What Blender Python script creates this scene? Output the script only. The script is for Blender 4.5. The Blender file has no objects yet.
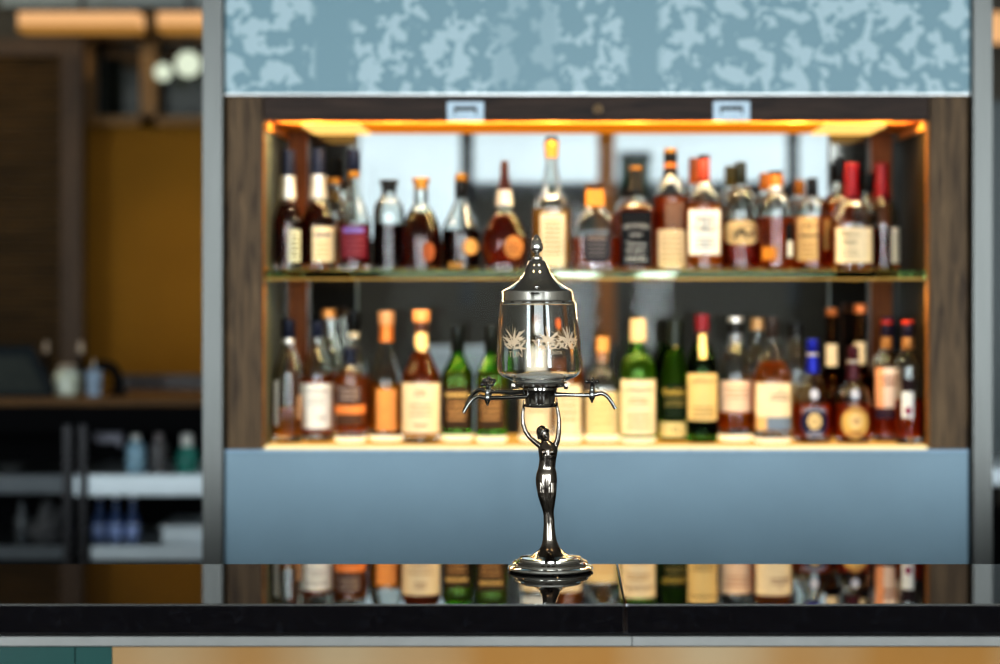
import bpy, bmesh, math, random
from mathutils import Vector, Matrix, Euler
random.seed(7)
R = math.radians
sc = bpy.context.scene
COL = sc.collection

# ------------------------------------------------------------------ camera geometry
F = 2100.0            # focal length in pixels of a 1000x664 frame
VX, VY = 560.0, 280.0 # where the optical axis meets the picture
CZ = 1.573            # eye height, the bar top is at 1.10
def S(Y): return F / Y
def WX(px, Y): return (px - VX) / S(Y)
def WZ(py, Y): return CZ + (VY - py) / S(Y)
D = 4.667             # front of the back-bar cabinet
DB = 5.045            # back of its niche

# ------------------------------------------------------------------ materials
MATS = {}
def nodes(name):
    m = bpy.data.materials.new(name); m.use_nodes = True
    nt = m.node_tree
    b = nt.nodes.get('Principled BSDF')
    return m, nt, b
def srgb(r, g, b):
    f = lambda c: (c/255/12.92) if c/255 <= .04045 else ((c/255+.055)/1.055)**2.4
    return (f(r), f(g), f(b), 1)
def noise_tint(nt, b, col, amount=.12, scale=30, stretch=(1, 1, 1)):
    tc = nt.nodes.new('ShaderNodeTexCoord'); mp = nt.nodes.new('ShaderNodeMapping')
    mp.inputs['Scale'].default_value = stretch
    nz = nt.nodes.new('ShaderNodeTexNoise'); nz.inputs['Scale'].default_value = scale; nz.inputs['Detail'].default_value = 4
    cr = nt.nodes.new('ShaderNodeValToRGB')
    cr.color_ramp.elements[0].position = .3; cr.color_ramp.elements[1].position = .7
    cr.color_ramp.elements[0].color = tuple(c*(1-amount) for c in col[:3]) + (1,)
    cr.color_ramp.elements[1].color = tuple(min(1, c*(1+amount)) for c in col[:3]) + (1,)
    nt.links.new(tc.outputs['Object'], mp.inputs['Vector']); nt.links.new(mp.outputs['Vector'], nz.inputs['Vector'])
    nt.links.new(nz.outputs['Fac'], cr.inputs['Fac']); nt.links.new(cr.outputs['Color'], b.inputs['Base Color'])
    return cr
def pbr(name, col, rough=.5, metal=0, amount=.1, scale=40, stretch=(1, 1, 1), spec=.5, coat=0, ior=None):
    if name in MATS: return MATS[name]
    m, nt, b = nodes(name)
    noise_tint(nt, b, col, amount, scale, stretch)
    b.inputs['Roughness'].default_value = rough; b.inputs['Metallic'].default_value = metal
    b.inputs['Specular IOR Level'].default_value = spec; b.inputs['Coat Weight'].default_value = coat
    if ior: b.inputs['IOR'].default_value = ior
    MATS[name] = m
    return m
def glass(name, col, rough=0.0, ior=1.45):
    if name in MATS: return MATS[name]
    m = bpy.data.materials.new(name); m.use_nodes = True; nt = m.node_tree
    nt.nodes.remove(nt.nodes['Principled BSDF'])
    g = nt.nodes.new('ShaderNodeBsdfGlass'); g.inputs['Roughness'].default_value = rough; g.inputs['IOR'].default_value = ior
    nz = nt.nodes.new('ShaderNodeTexNoise'); nz.inputs['Scale'].default_value = 8
    cr = nt.nodes.new('ShaderNodeValToRGB')
    cr.color_ramp.elements[0].color = tuple(c*.96 for c in col[:3]) + (1,)
    cr.color_ramp.elements[1].color = tuple(col[:3]) + (1,)
    nt.links.new(nz.outputs['Fac'], cr.inputs['Fac']); nt.links.new(cr.outputs['Color'], g.inputs['Color'])
    nt.links.new(g.outputs[0], nt.nodes['Material Output'].inputs['Surface'])
    MATS[name] = m
    return m
def emit(name, col, strength, var=.1, scale=4):
    if name in MATS: return MATS[name]
    m = bpy.data.materials.new(name); m.use_nodes = True; nt = m.node_tree
    nt.nodes.remove(nt.nodes['Principled BSDF'])
    e = nt.nodes.new('ShaderNodeEmission'); e.inputs['Strength'].default_value = strength
    nz = nt.nodes.new('ShaderNodeTexNoise'); nz.inputs['Scale'].default_value = scale
    cr = nt.nodes.new('ShaderNodeValToRGB')
    cr.color_ramp.elements[0].color = tuple(c*(1-var) for c in col[:3]) + (1,)
    cr.color_ramp.elements[1].color = tuple(col[:3]) + (1,)
    nt.links.new(nz.outputs['Fac'], cr.inputs['Fac']); nt.links.new(cr.outputs['Color'], e.inputs['Color'])
    nt.links.new(e.outputs[0], nt.nodes['Material Output'].inputs['Surface'])
    MATS[name] = m
    return m
def wood(name, dark, light, scale=6, stretch=(14, 14, 1), rough=.45):
    if name in MATS: return MATS[name]
    m, nt, b = nodes(name)
    tc = nt.nodes.new('ShaderNodeTexCoord'); mp = nt.nodes.new('ShaderNodeMapping'); mp.inputs['Scale'].default_value = stretch
    nz = nt.nodes.new('ShaderNodeTexNoise'); nz.inputs['Scale'].default_value = scale; nz.inputs['Detail'].default_value = 6; nz.inputs['Distortion'].default_value = 1.2
    cr = nt.nodes.new('ShaderNodeValToRGB'); cr.color_ramp.elements[0].position = .32; cr.color_ramp.elements[1].position = .68
    cr.color_ramp.elements[0].color = dark; cr.color_ramp.elements[1].color = light
    nt.links.new(tc.outputs['Object'], mp.inputs['Vector']); nt.links.new(mp.outputs['Vector'], nz.inputs['Vector'])
    nt.links.new(nz.outputs['Fac'], cr.inputs['Fac']); nt.links.new(cr.outputs['Color'], b.inputs['Base Color'])
    b.inputs['Roughness'].default_value = rough; b.inputs['Specular IOR Level'].default_value = .15
    MATS[name] = m
    return m

def leaf_panel():
    """blue-grey lacquered panel with a frosted leaf pattern printed over it"""
    m, nt, b = nodes('leaf_print_panel')
    tc = nt.nodes.new('ShaderNodeTexCoord')
    mp = nt.nodes.new('ShaderNodeMapping'); mp.inputs['Scale'].default_value = (1, 0, 1)
    nt.links.new(tc.outputs['Object'], mp.inputs['Vector'])
    # leafy blobs: two octaves of warped noise, cut hard
    n1 = nt.nodes.new('ShaderNodeTexNoise'); n1.inputs['Scale'].default_value = 20; n1.inputs['Detail'].default_value = 2.6
    n1.inputs['Roughness'].default_value = .66; n1.inputs['Distortion'].default_value = .25
    nt.links.new(mp.outputs['Vector'], n1.inputs['Vector'])
    cut = nt.nodes.new('ShaderNodeMapRange'); cut.inputs['From Min'].default_value = .505; cut.inputs['From Max'].default_value = .53
    nt.links.new(n1.outputs['Fac'], cut.inputs['Value'])
    # the print fades out in upright bands
    sx = nt.nodes.new('ShaderNodeSeparateXYZ'); nt.links.new(tc.outputs['Object'], sx.inputs[0])
    bands = None
    for cx, hw in ((-.505, .055), (-.075, .10), (.185, .045)):
        sub = nt.nodes.new('ShaderNodeMath'); sub.operation = 'SUBTRACT'; sub.inputs[1].default_value = cx
        nt.links.new(sx.outputs['X'], sub.inputs[0])
        ab = nt.nodes.new('ShaderNodeMath'); ab.operation = 'ABSOLUTE'; nt.links.new(sub.outputs[0], ab.inputs[0])
        mr = nt.nodes.new('ShaderNodeMapRange'); mr.interpolation_type = 'SMOOTHSTEP'
        mr.inputs['From Min'].default_value = hw*.55; mr.inputs['From Max'].default_value = hw
        if hw > .08: mr.inputs['To Min'].default_value = .45
        nt.links.new(ab.outputs[0], mr.inputs['Value'])
        if bands is None: bands = mr.outputs[0]
        else:
            mu = nt.nodes.new('ShaderNodeMath'); mu.operation = 'MULTIPLY'
            nt.links.new(bands, mu.inputs[0]); nt.links.new(mr.outputs[0], mu.inputs[1]); bands = mu.outputs[0]
    mu = nt.nodes.new('ShaderNodeMath'); mu.operation = 'MULTIPLY'
    nt.links.new(bands, mu.inputs[0]); nt.links.new(cut.outputs[0], mu.inputs[1])
    mix = nt.nodes.new('ShaderNodeMix'); mix.data_type = 'RGBA'
    mix.inputs[6].default_value = srgb(106, 140, 152); mix.inputs[7].default_value = srgb(162, 184, 192)
    nt.links.new(mu.outputs[0], mix.inputs[0]); nt.links.new(mix.outputs[2], b.inputs['Base Color'])
    b.inputs['Roughness'].default_value = .4
    return m

def granite():
    m, nt, b = nodes('black_granite')
    tc = nt.nodes.new('ShaderNodeTexCoord')
    nz = nt.nodes.new('ShaderNodeTexNoise'); nz.inputs['Scale'].default_value = 160; nz.inputs['Detail'].default_value = 5
    nt.links.new(tc.outputs['Object'], nz.inputs['Vector'])
    cr = nt.nodes.new('ShaderNodeValToRGB'); cr.color_ramp.elements[0].position = .55; cr.color_ramp.elements[1].position = .8
    cr.color_ramp.elements[0].color = (.004, .004, .006, 1); cr.color_ramp.elements[1].color = (.016, .018, .024, 1)
    nt.links.new(nz.outputs['Fac'], cr.inputs['Fac']); nt.links.new(cr.outputs['Color'], b.inputs['Base Color'])
    b.inputs['Roughness'].default_value = .012; b.inputs['IOR'].default_value = 3.0
    return m

def bronze_front():
    m, nt, b = nodes('bronze_glass')
    tc = nt.nodes.new('ShaderNodeTexCoord'); mp = nt.nodes.new('ShaderNodeMapping'); mp.inputs['Scale'].default_value = (1.6, 1, .2)
    nz = nt.nodes.new('ShaderNodeTexNoise'); nz.inputs['Scale'].default_value = 2.4; nz.inputs['Detail'].default_value = 1
    nt.links.new(tc.outputs['Object'], mp.inputs['Vector']); nt.links.new(mp.outputs['Vector'], nz.inputs['Vector'])
    cr = nt.nodes.new('ShaderNodeValToRGB'); cr.color_ramp.elements[0].position = .38; cr.color_ramp.elements[1].position = .62
    cr.color_ramp.elements[0].color = srgb(150, 104, 44); cr.color_ramp.elements[1].color = srgb(160, 136, 104)  # gold to tan variation puts warm glare into the panel colour
    nt.links.new(nz.outputs['Fac'], cr.inputs['Fac']); nt.links.new(cr.outputs['Color'], b.inputs['Base Color'])
    b.inputs['Roughness'].default_value = .3; b.inputs['Metallic'].default_value = .4
    return m

CHROME = pbr('polished_silver', (.78, .76, .73), .035, 1, .05, 20)
PEWTER = pbr('dark_patinated_silver', (.21, .18, .155), .14, 1, .3, 60)
STEEL = pbr('brushed_steel', (.105, .105, .10), .36, 1, .06, 60, (1, 1, .05))
HANDLE = pbr('satin_aluminium', (.33, .40, .46), .4, .3, .05, 40)
SLOT = pbr('dark_slot', (.03, .035, .035), .5)
WALNUT = wood('dark_walnut', srgb(60, 44, 30), srgb(116, 92, 66))
WALNUT_H = wood('dark_walnut_crosswise', srgb(34, 22, 18), srgb(66, 48, 38), 6, (1, 14, 14))
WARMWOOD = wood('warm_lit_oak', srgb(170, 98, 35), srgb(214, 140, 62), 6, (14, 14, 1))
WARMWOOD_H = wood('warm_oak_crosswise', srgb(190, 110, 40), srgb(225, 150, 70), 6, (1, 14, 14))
BLUEPANEL = pbr('blue_grey_lacquer', srgb(122, 148, 164), .4, 0, .05, 5)
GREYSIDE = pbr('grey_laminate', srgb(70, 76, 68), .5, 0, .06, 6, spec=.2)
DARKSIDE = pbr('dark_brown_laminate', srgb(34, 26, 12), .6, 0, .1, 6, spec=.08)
TINTMIRROR = pbr('smoked_mirror', (.17, .165, .15), .04, .95, .04, 5)
CLEAR = glass('clear_bottle_glass', (.97, .98, .97))
TANKGLASS = glass('clear_tank_glass', (.99, .99, .98))
PANE = glass('clear_pane', (.99, 1, .99), 0, 1.13)
SHELFGLASS = glass('green_edge_glass', (.80, .90, .72))
GREEN = glass('green_bottle_glass', (.56, .88, .34))
DKGREEN = glass('dark_green_bottle_glass', (.30, .52, .24))
BROWNGLASS = glass('brown_bottle_glass', (.30, .14, .05))
def liquid(name, tint, body, k=.36):
    """clear tinted spirit with a little milky scatter so that it takes up the light around it"""
    m = glass(name, tint, 0, 1.34); nt = m.node_tree
    g = [n for n in nt.nodes if n.type == 'BSDF_GLASS'][0]
    t = nt.nodes.new('ShaderNodeBsdfTranslucent'); t.inputs['Color'].default_value = body
    mx = nt.nodes.new('ShaderNodeMixShader'); mx.inputs[0].default_value = k
    nt.links.new(g.outputs[0], mx.inputs[1]); nt.links.new(t.outputs[0], mx.inputs[2])
    nt.links.new(mx.outputs[0], nt.nodes['Material Output'].inputs['Surface'])
    return m
LIQ = {
 'cognac': liquid('cognac', (.38, .10, .03, 1), (.55, .10, .02, 1), .12),
 'dark': liquid('dark_spirit', (.16, .055, .03, 1), (.25, .07, .03, 1), .08),
 'amber': liquid('amber_whisky', (.90, .46, .09, 1), (1, .42, .04, 1)),
 'bourbon': liquid('bourbon', (.74, .26, .05, 1), (.95, .28, .03, 1), .32),
 'gold': liquid('golden_whisky', (.97, .66, .18, 1), (1, .55, .08, 1)),
 'pale': liquid('pale_whisky', (.98, .86, .55, 1), (1, .78, .35, 1)),
 'red': liquid('red_amber_spirit', (.88, .32, .06, 1), (1, .28, .03, 1), .45),
 'deepred': liquid('deep_red_spirit', (.66, .16, .05, 1), (.8, .13, .04, 1), .2),
}
def paper(r, g, b): return pbr('paper_%d_%d_%d' % (r, g, b), srgb(r, g, b), .6, 0, .05, 60, spec=.12)
def foil(r, g, b, metal=.5, rough=.3): return pbr('foil_%d_%d_%d' % (r, g, b), srgb(r, g, b), rough, metal, .06, 50, spec=.25)
CREAM, WHITE, TAN = paper(236, 214, 178), paper(232, 230, 224), paper(206, 170, 120)
BLACKP, INK, WHITEINK, GOLDINK = paper(22, 22, 26), paper(30, 26, 26), paper(205, 205, 205), paper(200, 160, 90)
NAVYF, BLACKF, GOLDF, SILVERF = foil(12, 18, 40, .1, .4), foil(12, 11, 11, 0, .4), foil(168, 116, 46, .6), foil(205, 203, 200, .7)
REDWAX = foil(96, 6, 18, 0, .35)
CORK = pbr('cork', srgb(214, 150, 84), .8, 0, .2, 90)

# ------------------------------------------------------------------ mesh helpers
def link(name, bm, mat, parent=None, smooth=True, normals=True, sharp=None):
    if normals: bmesh.ops.recalc_face_normals(bm, faces=bm.faces)
    me = bpy.data.meshes.new(name); bm.to_mesh(me); bm.free()
    for p in me.polygons: p.use_smooth = smooth
    if smooth and sharp: me.set_sharp_from_angle(angle=R(sharp))
    o = bpy.data.objects.new(name, me); COL.objects.link(o)
    mats = mat if isinstance(mat, (list, tuple)) else [mat]
    for m in mats: me.materials.append(m)
    if parent:
        o.parent = parent
        o.matrix_parent_inverse = Matrix.Translation(-parent.location) if parent.type == 'EMPTY' else Matrix.Identity(4)
    return o
def tag(o, label, cat, group=None, kind=None):
    if label: o['label'] = label
    if cat: o['category'] = cat
    if group: o['group'] = group
    if kind: o['kind'] = kind
    return o
def thing(name, loc, label, cat, group=None):
    o = bpy.data.objects.new(name, None); o.empty_display_size = .05; COL.objects.link(o); o.location = loc
    return tag(o, label, cat, group)
def struct(o): o['kind'] = 'structure'; return o
def box(bm, x0, x1, y0, y1, z0, z1, bev=0):
    r = bmesh.ops.create_cube(bm, size=1)
    for v in r['verts']:
        v.co = Vector((x0 + (v.co.x+.5)*(x1-x0), y0 + (v.co.y+.5)*(y1-y0), z0 + (v.co.z+.5)*(z1-z0)))
    if bev:
        es = list({e for v in r['verts'] for e in v.link_edges})
        bmesh.ops.bevel(bm, geom=es, offset=bev, segments=2, affect='EDGES', profile=.6)
def boxo(name, x0, x1, y0, y1, z0, z1, mat, parent=None, bev=0):
    bm = bmesh.new(); box(bm, x0, x1, y0, y1, z0, z1, bev)
    return link(name, bm, mat, parent, smooth=False)
def loft(bm, rings, cap0=True, cap1=True):
    vr = [[bm.verts.new(p) for p in r] for r in rings]
    n = len(vr[0])
    for a, b in zip(vr, vr[1:]):
        for i in range(n):
            j = (i+1) % n
            bm.faces.new((a[i], a[j], b[j], b[i]))
    for ring, do in ((vr[0], cap0), (vr[-1], cap1)):
        if do:
            c = bm.verts.new(sum((v.co for v in ring), Vector()) / n)
            for i in range(n): bm.faces.new((ring[i], ring[(i+1) % n], c))
def ring(cx, cy, z, rx, ry=None, n=2.0, seg=40, mod=None):
    ry = rx if ry is None else ry
    out = []
    for k in range(seg):
        t = 2*math.pi*k/seg
        c, s = math.cos(t), math.sin(t)
        q = (abs(c)**n + abs(s)**n) ** (-1/n)
        if mod: q *= mod(t)
        out.append(Vector((cx + rx*q*c, cy + ry*q*s, z)))
    return out
def tube(bm, pts, rad, seg=12, cap=True):
    pts = [Vector(p) for p in pts]
    rads = rad if isinstance(rad, (list, tuple)) else [rad]*len(pts)
    rings = []; prev = None
    for i, p in enumerate(pts):
        d = (pts[min(i+1, len(pts)-1)] - pts[max(i-1, 0)]).normalized()
        if prev is None:
            u = d.orthogonal().normalized()
        else:
            u = (prev - d*prev.dot(d)).normalized()
        prev = u; w = d.cross(u)
        rings.append([p + (u*math.cos(2*math.pi*k/seg) + w*math.sin(2*math.pi*k/seg))*rads[i] for k in range(seg)])
    loft(bm, rings, cap, cap)
def ball(bm, c, r, sc_=(1, 1, 1), rot=None, seg=16):
    M = Matrix.Translation(Vector(c))
    if rot: M = M @ rot.to_matrix().to_4x4()
    M = M @ Matrix.Diagonal((r*sc_[0], r*sc_[1], r*sc_[2], 1))
    bmesh.ops.create_uvsphere(bm, u_segments=seg, v_segments=seg//2+2, radius=1, matrix=M)
def spline(pts, n=8):
    P = [Vector(p) for p in pts]; out = []
    for i in range(len(P)-1):
        p0, p1, p2, p3 = P[max(i-1, 0)], P[i], P[i+1], P[min(i+2, len(P)-1)]
        for k in range(n):
            t = k/n
            out.append(.5*((2*p1) + (p2-p0)*t + (2*p0-5*p1+4*p2-p3)*t*t + (3*p1-p0-3*p2+p3)*t**3))
    out.append(P[-1]); return out
def pchip(keys, x):
    """monotone interpolation of (x, y) keys"""
    n = len(keys)
    if x <= keys[0][0]: return keys[0][1]
    if x >= keys[-1][0]: return keys[-1][1]
    h = [keys[i+1][0]-keys[i][0] for i in range(n-1)]
    d = [(keys[i+1][1]-keys[i][1])/h[i] for i in range(n-1)]
    m = [0.0]*n; m[0], m[-1] = d[0], d[-1]
    for i in range(1, n-1):
        m[i] = 0 if d[i-1]*d[i] <= 0 else 2*d[i-1]*d[i]/(d[i-1]+d[i])
    for i in range(n-1):
        if x <= keys[i+1][0]:
            t = (x-keys[i][0])/h[i]
            return ((1+2*t)*(1-t)**2*keys[i][1] + t*(1-t)**2*h[i]*m[i] + t*t*(3-2*t)*keys[i+1][1] + t*t*(t-1)*h[i]*m[i+1])
def text_geo(s, font_scale=1.0):
    cu = bpy.data.curves.new('tmp', 'FONT'); cu.body = s; cu.align_x = 'CENTER'; cu.size = font_scale; cu.resolution_u = 2
    ob = bpy.data.objects.new('tmp', cu); COL.objects.link(ob)
    dg = bpy.context.evaluated_depsgraph_get(); ev = ob.evaluated_get(dg); me = ev.to_mesh()
    vs = [(v.co.x, v.co.y) for v in me.vertices]; fs = [tuple(p.vertices) for p in me.polygons]
    ev.to_mesh_clear(); bpy.data.objects.remove(ob); bpy.data.curves.remove(cu)
    return vs, fs

# ------------------------------------------------------------------ bottles
SHELF_Z = WZ(271, D); FLOOR_Z = WZ(446.5, D)
STYLES = {
 'wine':  ((.2, .30), (.45, .64), (.72, .89)),
 'round': ((.10, .30), (.25, .58), (.5, .85), (.75, .96)),
 'cone':  ((.25, .20), (.5, .46), (.75, .75)),
 'slope': ((.3, .28), (.6, .62), (.85, .92)),
 'bell':  ((.25, .12), (.5, .36), (.75, .72)),
}
class Bottle:
    def __init__(self, c, w, top, neck, sh0, sh1, style, row, Y=4.80, n=2.0, dr=1.0, body=None, base=.92):
        self.c, self.Y, self.n, self.dr = c, Y, n, dr
        self.s = S(Y); self.z0 = (SHELF_Z if row == 'U' else FLOOR_Z) + .0006
        self.yb = VY - (self.z0 - CZ)*self.s
        self.rn, self.w = neck, w
        k = [(top, neck), (sh0, neck*1.06)]
        for t, f in STYLES[style]: k.append((sh0 + t*(sh1-sh0), neck*1.06 + f*(w-neck*1.06)))
        k.append((sh1, w))
        for y, r in (body or []): k.append((y, r))
        last = k[-1][1]
        k += [(self.yb-4, last*(1 if not body else .99)), (self.yb-1.2, last*.985), (self.yb, last*base)]
        self.k = k; self.top = top
        self.x = WX(c, Y)
    def r(self, y): return pchip(self.k, y)
    def shape(self, y):
        """half width, half depth and squareness at a height, all in metres"""
        r = self.r(y); t = max(0, min(1, (r-self.rn*1.15)/max(.1, self.w-self.rn*1.15))); t = t*t*(3-2*t)
        return r/self.s, r/self.s*(1+(self.dr-1)*t), 2+(self.n-2)*t
    def z(self, y): return CZ + (VY-y)/self.s
    def front(self, dx, y, off):
        """point on the front of the glass, dx pixels from its middle, lifted off by a hair"""
        a, b, n = self.shape(y); a += off; b += off
        u = max(-.985, min(.985, (dx/self.s)/a))
        return Vector((self.x + u*a, self.Y - b*(1-abs(u)**n)**(1/n), self.z(y)))

GLOWBASE = pbr('glowing_base_glass', (.92, .90, .82), .5, 0, .03, 30)
GLOWBASE.node_tree.nodes['Principled BSDF'].inputs['Emission Color'].default_value = (1, .86, .55, 1); GLOWBASE.node_tree.nodes['Principled BSDF'].inputs['Emission Strength'].default_value = 1.7  # shelf light piped through the thick bases, put in as emission
_nt = GLOWBASE.node_tree; _t = _nt.nodes.new('ShaderNodeBsdfTranslucent'); _t.inputs['Color'].default_value = (1, .97, .9, 1)
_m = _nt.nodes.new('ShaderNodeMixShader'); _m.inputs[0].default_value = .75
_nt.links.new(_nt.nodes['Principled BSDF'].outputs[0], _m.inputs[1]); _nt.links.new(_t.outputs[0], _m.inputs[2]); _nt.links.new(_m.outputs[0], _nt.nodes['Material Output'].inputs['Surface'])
def build(bt, glassmat, liq, level, caps, labels=(), texts=(), name='liquor_bottle', label='', group=None, liquid_name='liquid', base=0):
    root = thing(name, (bt.x, bt.Y, bt.z0), label, 'bottle', group)
    seg = 48 if bt.n > 2.2 else 36
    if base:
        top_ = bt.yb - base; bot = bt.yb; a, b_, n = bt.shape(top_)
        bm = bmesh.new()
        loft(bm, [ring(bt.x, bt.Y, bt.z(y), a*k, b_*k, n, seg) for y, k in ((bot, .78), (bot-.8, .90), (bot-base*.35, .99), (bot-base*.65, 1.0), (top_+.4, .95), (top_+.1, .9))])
        link('thick_base', bm, GLOWBASE, root)
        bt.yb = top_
    ys = []
    y = bt.top
    steps = 34
    for i in range(steps+1): ys.append(bt.top + (bt.yb-bt.top)*i/steps)
    ys += [bt.yb-1.2, bt.yb-2.4]; ys = sorted(set(ys), reverse=True)
    outer, inner = [], []
    th = .0022
    for y in ys:
        a, b, n = bt.shape(y)
        outer.append(ring(bt.x, bt.Y, bt.z(y), a, b, n, seg))
    basey = bt.yb - 4.2
    for y in reversed([q for q in ys if q <= basey]):
        a, b, n = bt.shape(y)
        inner.append(ring(bt.x, bt.Y, bt.z(y), a-th, b-th, n, seg))
    inner[-1] = [v.copy() for v in inner[-1]]
    bm = bmesh.new(); loft(bm, outer + inner)
    link('glass_body', bm, glassmat, root)
    if liq:
        lr = []
        for y in [q for q in ys if q <= basey and q > level] + [level]:
            a, b, n = bt.shape(y); lr.append(ring(bt.x, bt.Y, bt.z(y), a-th*.55, b-th*.55, n, seg))
        # meet the base a touch lower than the hollow
        lr[0] = [v - Vector((0, 0, .0004)) for v in lr[0]]
        bm = bmesh.new(); loft(bm, lr); link(liquid_name, bm, LIQ[liq], root)
    for cp in caps:
        nm, mat, pr = cp
        bm = bmesh.new()
        loft(bm, [ring(bt.x, bt.Y, bt.z(y), r/bt.s, None, 2, 28) for y, r in pr])
        link(nm, bm, mat, root, sharp=35)
    lab_objs = []
    for lb in labels:
        nm, mat, x0, x1, y0, y1, kind = lb[:7]; off = lb[7] if len(lb) > 7 else .0006
        bm = bmesh.new()
        if kind == 'rect':
            nx, ny = 18, 6
            g = [[bm.verts.new(bt.front(x0+(x1-x0)*i/nx, y0+(y1-y0)*j/ny, off)) for i in range(nx+1)] for j in range(ny+1)]
            for j in range(ny):
                for i in range(nx): bm.faces.new((g[j][i], g[j+1][i], g[j+1][i+1], g[j][i+1]))
        else:
            cx, cy, hx, hy = (x0+x1)/2, (y0+y1)/2, (x1-x0)/2, (y1-y0)/2
            e = 2.0 if kind == 'oval' else 4.0
            N = 28; rs = [.33, .66, 1]
            cen = bm.verts.new(bt.front(cx, cy, off)); prev = None
            for q in rs:
                cur = []
                for k in range(N):
                    t = 2*math.pi*k/N; c_, s_ = math.cos(t), math.sin(t)
                    m = q*(abs(c_)**e+abs(s_)**e)**(-1/e)
                    cur.append(bm.verts.new(bt.front(cx+hx*m*c_, cy+hy*m*s_, off)))
                for k in range(N):
                    j = (k+1) % N
                    bm.faces.new((cen, cur[j], cur[k]) if prev is None else (prev[k], prev[j], cur[j], cur[k]))
                prev = cur
        for f in bm.faces:
            f.normal_update()
            if f.normal.y > 0: f.normal_flip()
        lab_objs.append(link(nm, bm, mat, root, normals=False))
    for tx in texts:
        s_, mat, xc, yc, h, wmax = tx[:6]; arch = tx[6] if len(tx) > 6 else 0
        vs, fs = text_geo(s_) if not s_.startswith('=') else bars(int(s_[1:]))
        xs = [v[0] for v in vs]; yy = [v[1] for v in vs]
        w0 = max(xs)-min(xs); h0 = max(yy)-min(yy); mx = (max(xs)+min(xs))/2; my = (max(yy)+min(yy))/2
        bm = bmesh.new(); bv = []
        for vx, vy in vs:
            u = (vx-mx)/w0
            bv.append(bm.verts.new(bt.front(xc + u*wmax, yc - (vy-my)/h0*h + arch*(4*u*u), .0013)))
        for f in fs:
            try: bm.faces.new([bv[i] for i in f])
            except ValueError: pass
        for f in bm.faces:
            f.normal_update()
            if f.normal.y > 0: f.normal_flip()
        par = lab_objs[0] if lab_objs else root
        o = link('lettering', bm, mat, root, normals=False, smooth=False)
        if lab_objs:
            o.parent = lab_objs[0]; o.matrix_parent_inverse = Matrix.Identity(4)
    return root
def bars(n):
    """lines of print too small to read"""
    rnd = random.Random(n); vs, fs = [], []
    for j in range(n):
        x = -1.0 + rnd.random()*.2; end = 1.0 - rnd.random()*.2
        while x < end:
            l = .1+rnd.random()*.25; x2 = min(end, x+l); y0, y1 = -j, -j-.42
            b = len(vs); vs += [(x, y0), (x2, y0), (x2, y1), (x, y1)]; fs.append((b, b+1, b+2, b+3)); x = x2+.06
    return vs, fs
def cyl(y0, r0, y1, r1=None, nm='cap', mat=None):
    r1 = r0 if r1 is None else r1
    return (nm, mat, [(y0, r0*.9), (y0+.6, r0), (y1-.3, r1), (y1, r1*.97)])

GU, GL = 'spirit bottles on the upper glass shelf', 'spirit bottles on the lit lower shelf'
GUR, GLR = 'bottles standing behind the upper front row', 'bottles standing behind the lower front row'

# ---- upper shelf, front row, left to right
b = Bottle(288, 14, 153, 5.5, 199, 224, 'wine', 'U', 4.79)
build(b, CLEAR, 'cognac', 204, [cyl(150, 6.8, 176, 7.2, 'cap', NAVYF), cyl(176, 7.6, 180, 7.6, 'silver_ring', SILVERF), cyl(180, 7.2, 199, 8.6, 'neck_foil', SILVERF)],
      [('paper_label', paper(196, 200, 180), 2, 13.2, 230, 262, 'rect')], [('=5', INK, 8, 246, 22, 8)],
      label='dark brandy bottle with navy cap beside the left wall of the upper shelf', group=GU)
b = Bottle(318.5, 17, 151, 5.8, 199, 226, 'wine', 'U', 4.815)
build(b, CLEAR, 'cognac', 203, [cyl(148, 7, 175, 7.6, 'cap', NAVYF), cyl(175, 8, 179, 8, 'silver_ring', SILVERF), cyl(179, 7.6, 199, 9.4, 'neck_foil', SILVERF)],
      [('paper_label', CREAM, -4, 16.5, 227, 262, 'rect')], [('=1', foil(20, 30, 90, 0), 6, 235, 3.5, 15), ('=4', paper(190, 165, 120), 6, 250, 16, 14)],
      label='navy capped dark brandy bottle with a cream label and a navy line of print', group=GU)
b = Bottle(354, 16.5, 153, 4.5, 178, 222, 'bell', 'U', 4.80)
build(b, CLEAR, 'cognac', 224, [cyl(150, 6.5, 171, 6.5, 'cap', NAVYF), cyl(171, 6.2, 178, 5.8, 'neck_ring', GOLDF)],
      [('paper_label', paper(96, 22, 40), -12, 14, 226, 259, 'rect')], [('=1', paper(130, 120, 200), 1, 230.5, 5, 20), ('=4', paper(150, 80, 90), 1, 246, 18, 20)],
      label='long necked bottle with a clear upper half and a maroon label', group=GU)
b = Bottle(389, 15.5, 186, 7, 197, 216, 'round', 'U', 4.815)
build(b, CLEAR, 'dark', 224, [('stopper', BLACKF, [(180, 8.5), (180.8, 9.4), (184, 9.4), (185.5, 7.6), (192, 7.4)])],
      label='squat decanter of black spirit with a wide flat dark stopper', group=GU)
b = Bottle(421, 20, 184, 6.5, 203, 236, 'wine', 'U', 4.79, body=[(250, 20.4)])
build(b, CLEAR, 'cognac', 212, [('stopper', GOLDF, [(178, 8), (179, 9), (182, 9), (183, 7), (189, 6.8)])],
      [('gold_reflection', paper(150, 84, 52), 2, 15, 242, 262, 'oval')], [],  # gold reflection on the glass, painted as an oval patch
      label='bell shaped decanter of brown brandy with a gold disc stopper', group=GU)
b = Bottle(461, 19, 182, 5.2, 198, 230, 'cone', 'U', 4.82)
build(b, CLEAR, 'dark', 230, [cyl(174, 6.4, 181, 6.4, 'cap', GOLDF), cyl(181, 6, 198, 6.3, 'neck_foil', BLACKF)],
      [('round_seal', paper(214, 160, 96), 3, 18, 239, 255, 'oval'), ('bottom_label', paper(150, 110, 60), -12, 3, 262, 269, 'rect')], [],
      label='cone shouldered bottle of black spirit with a round gold seal', group=GU)
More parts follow.
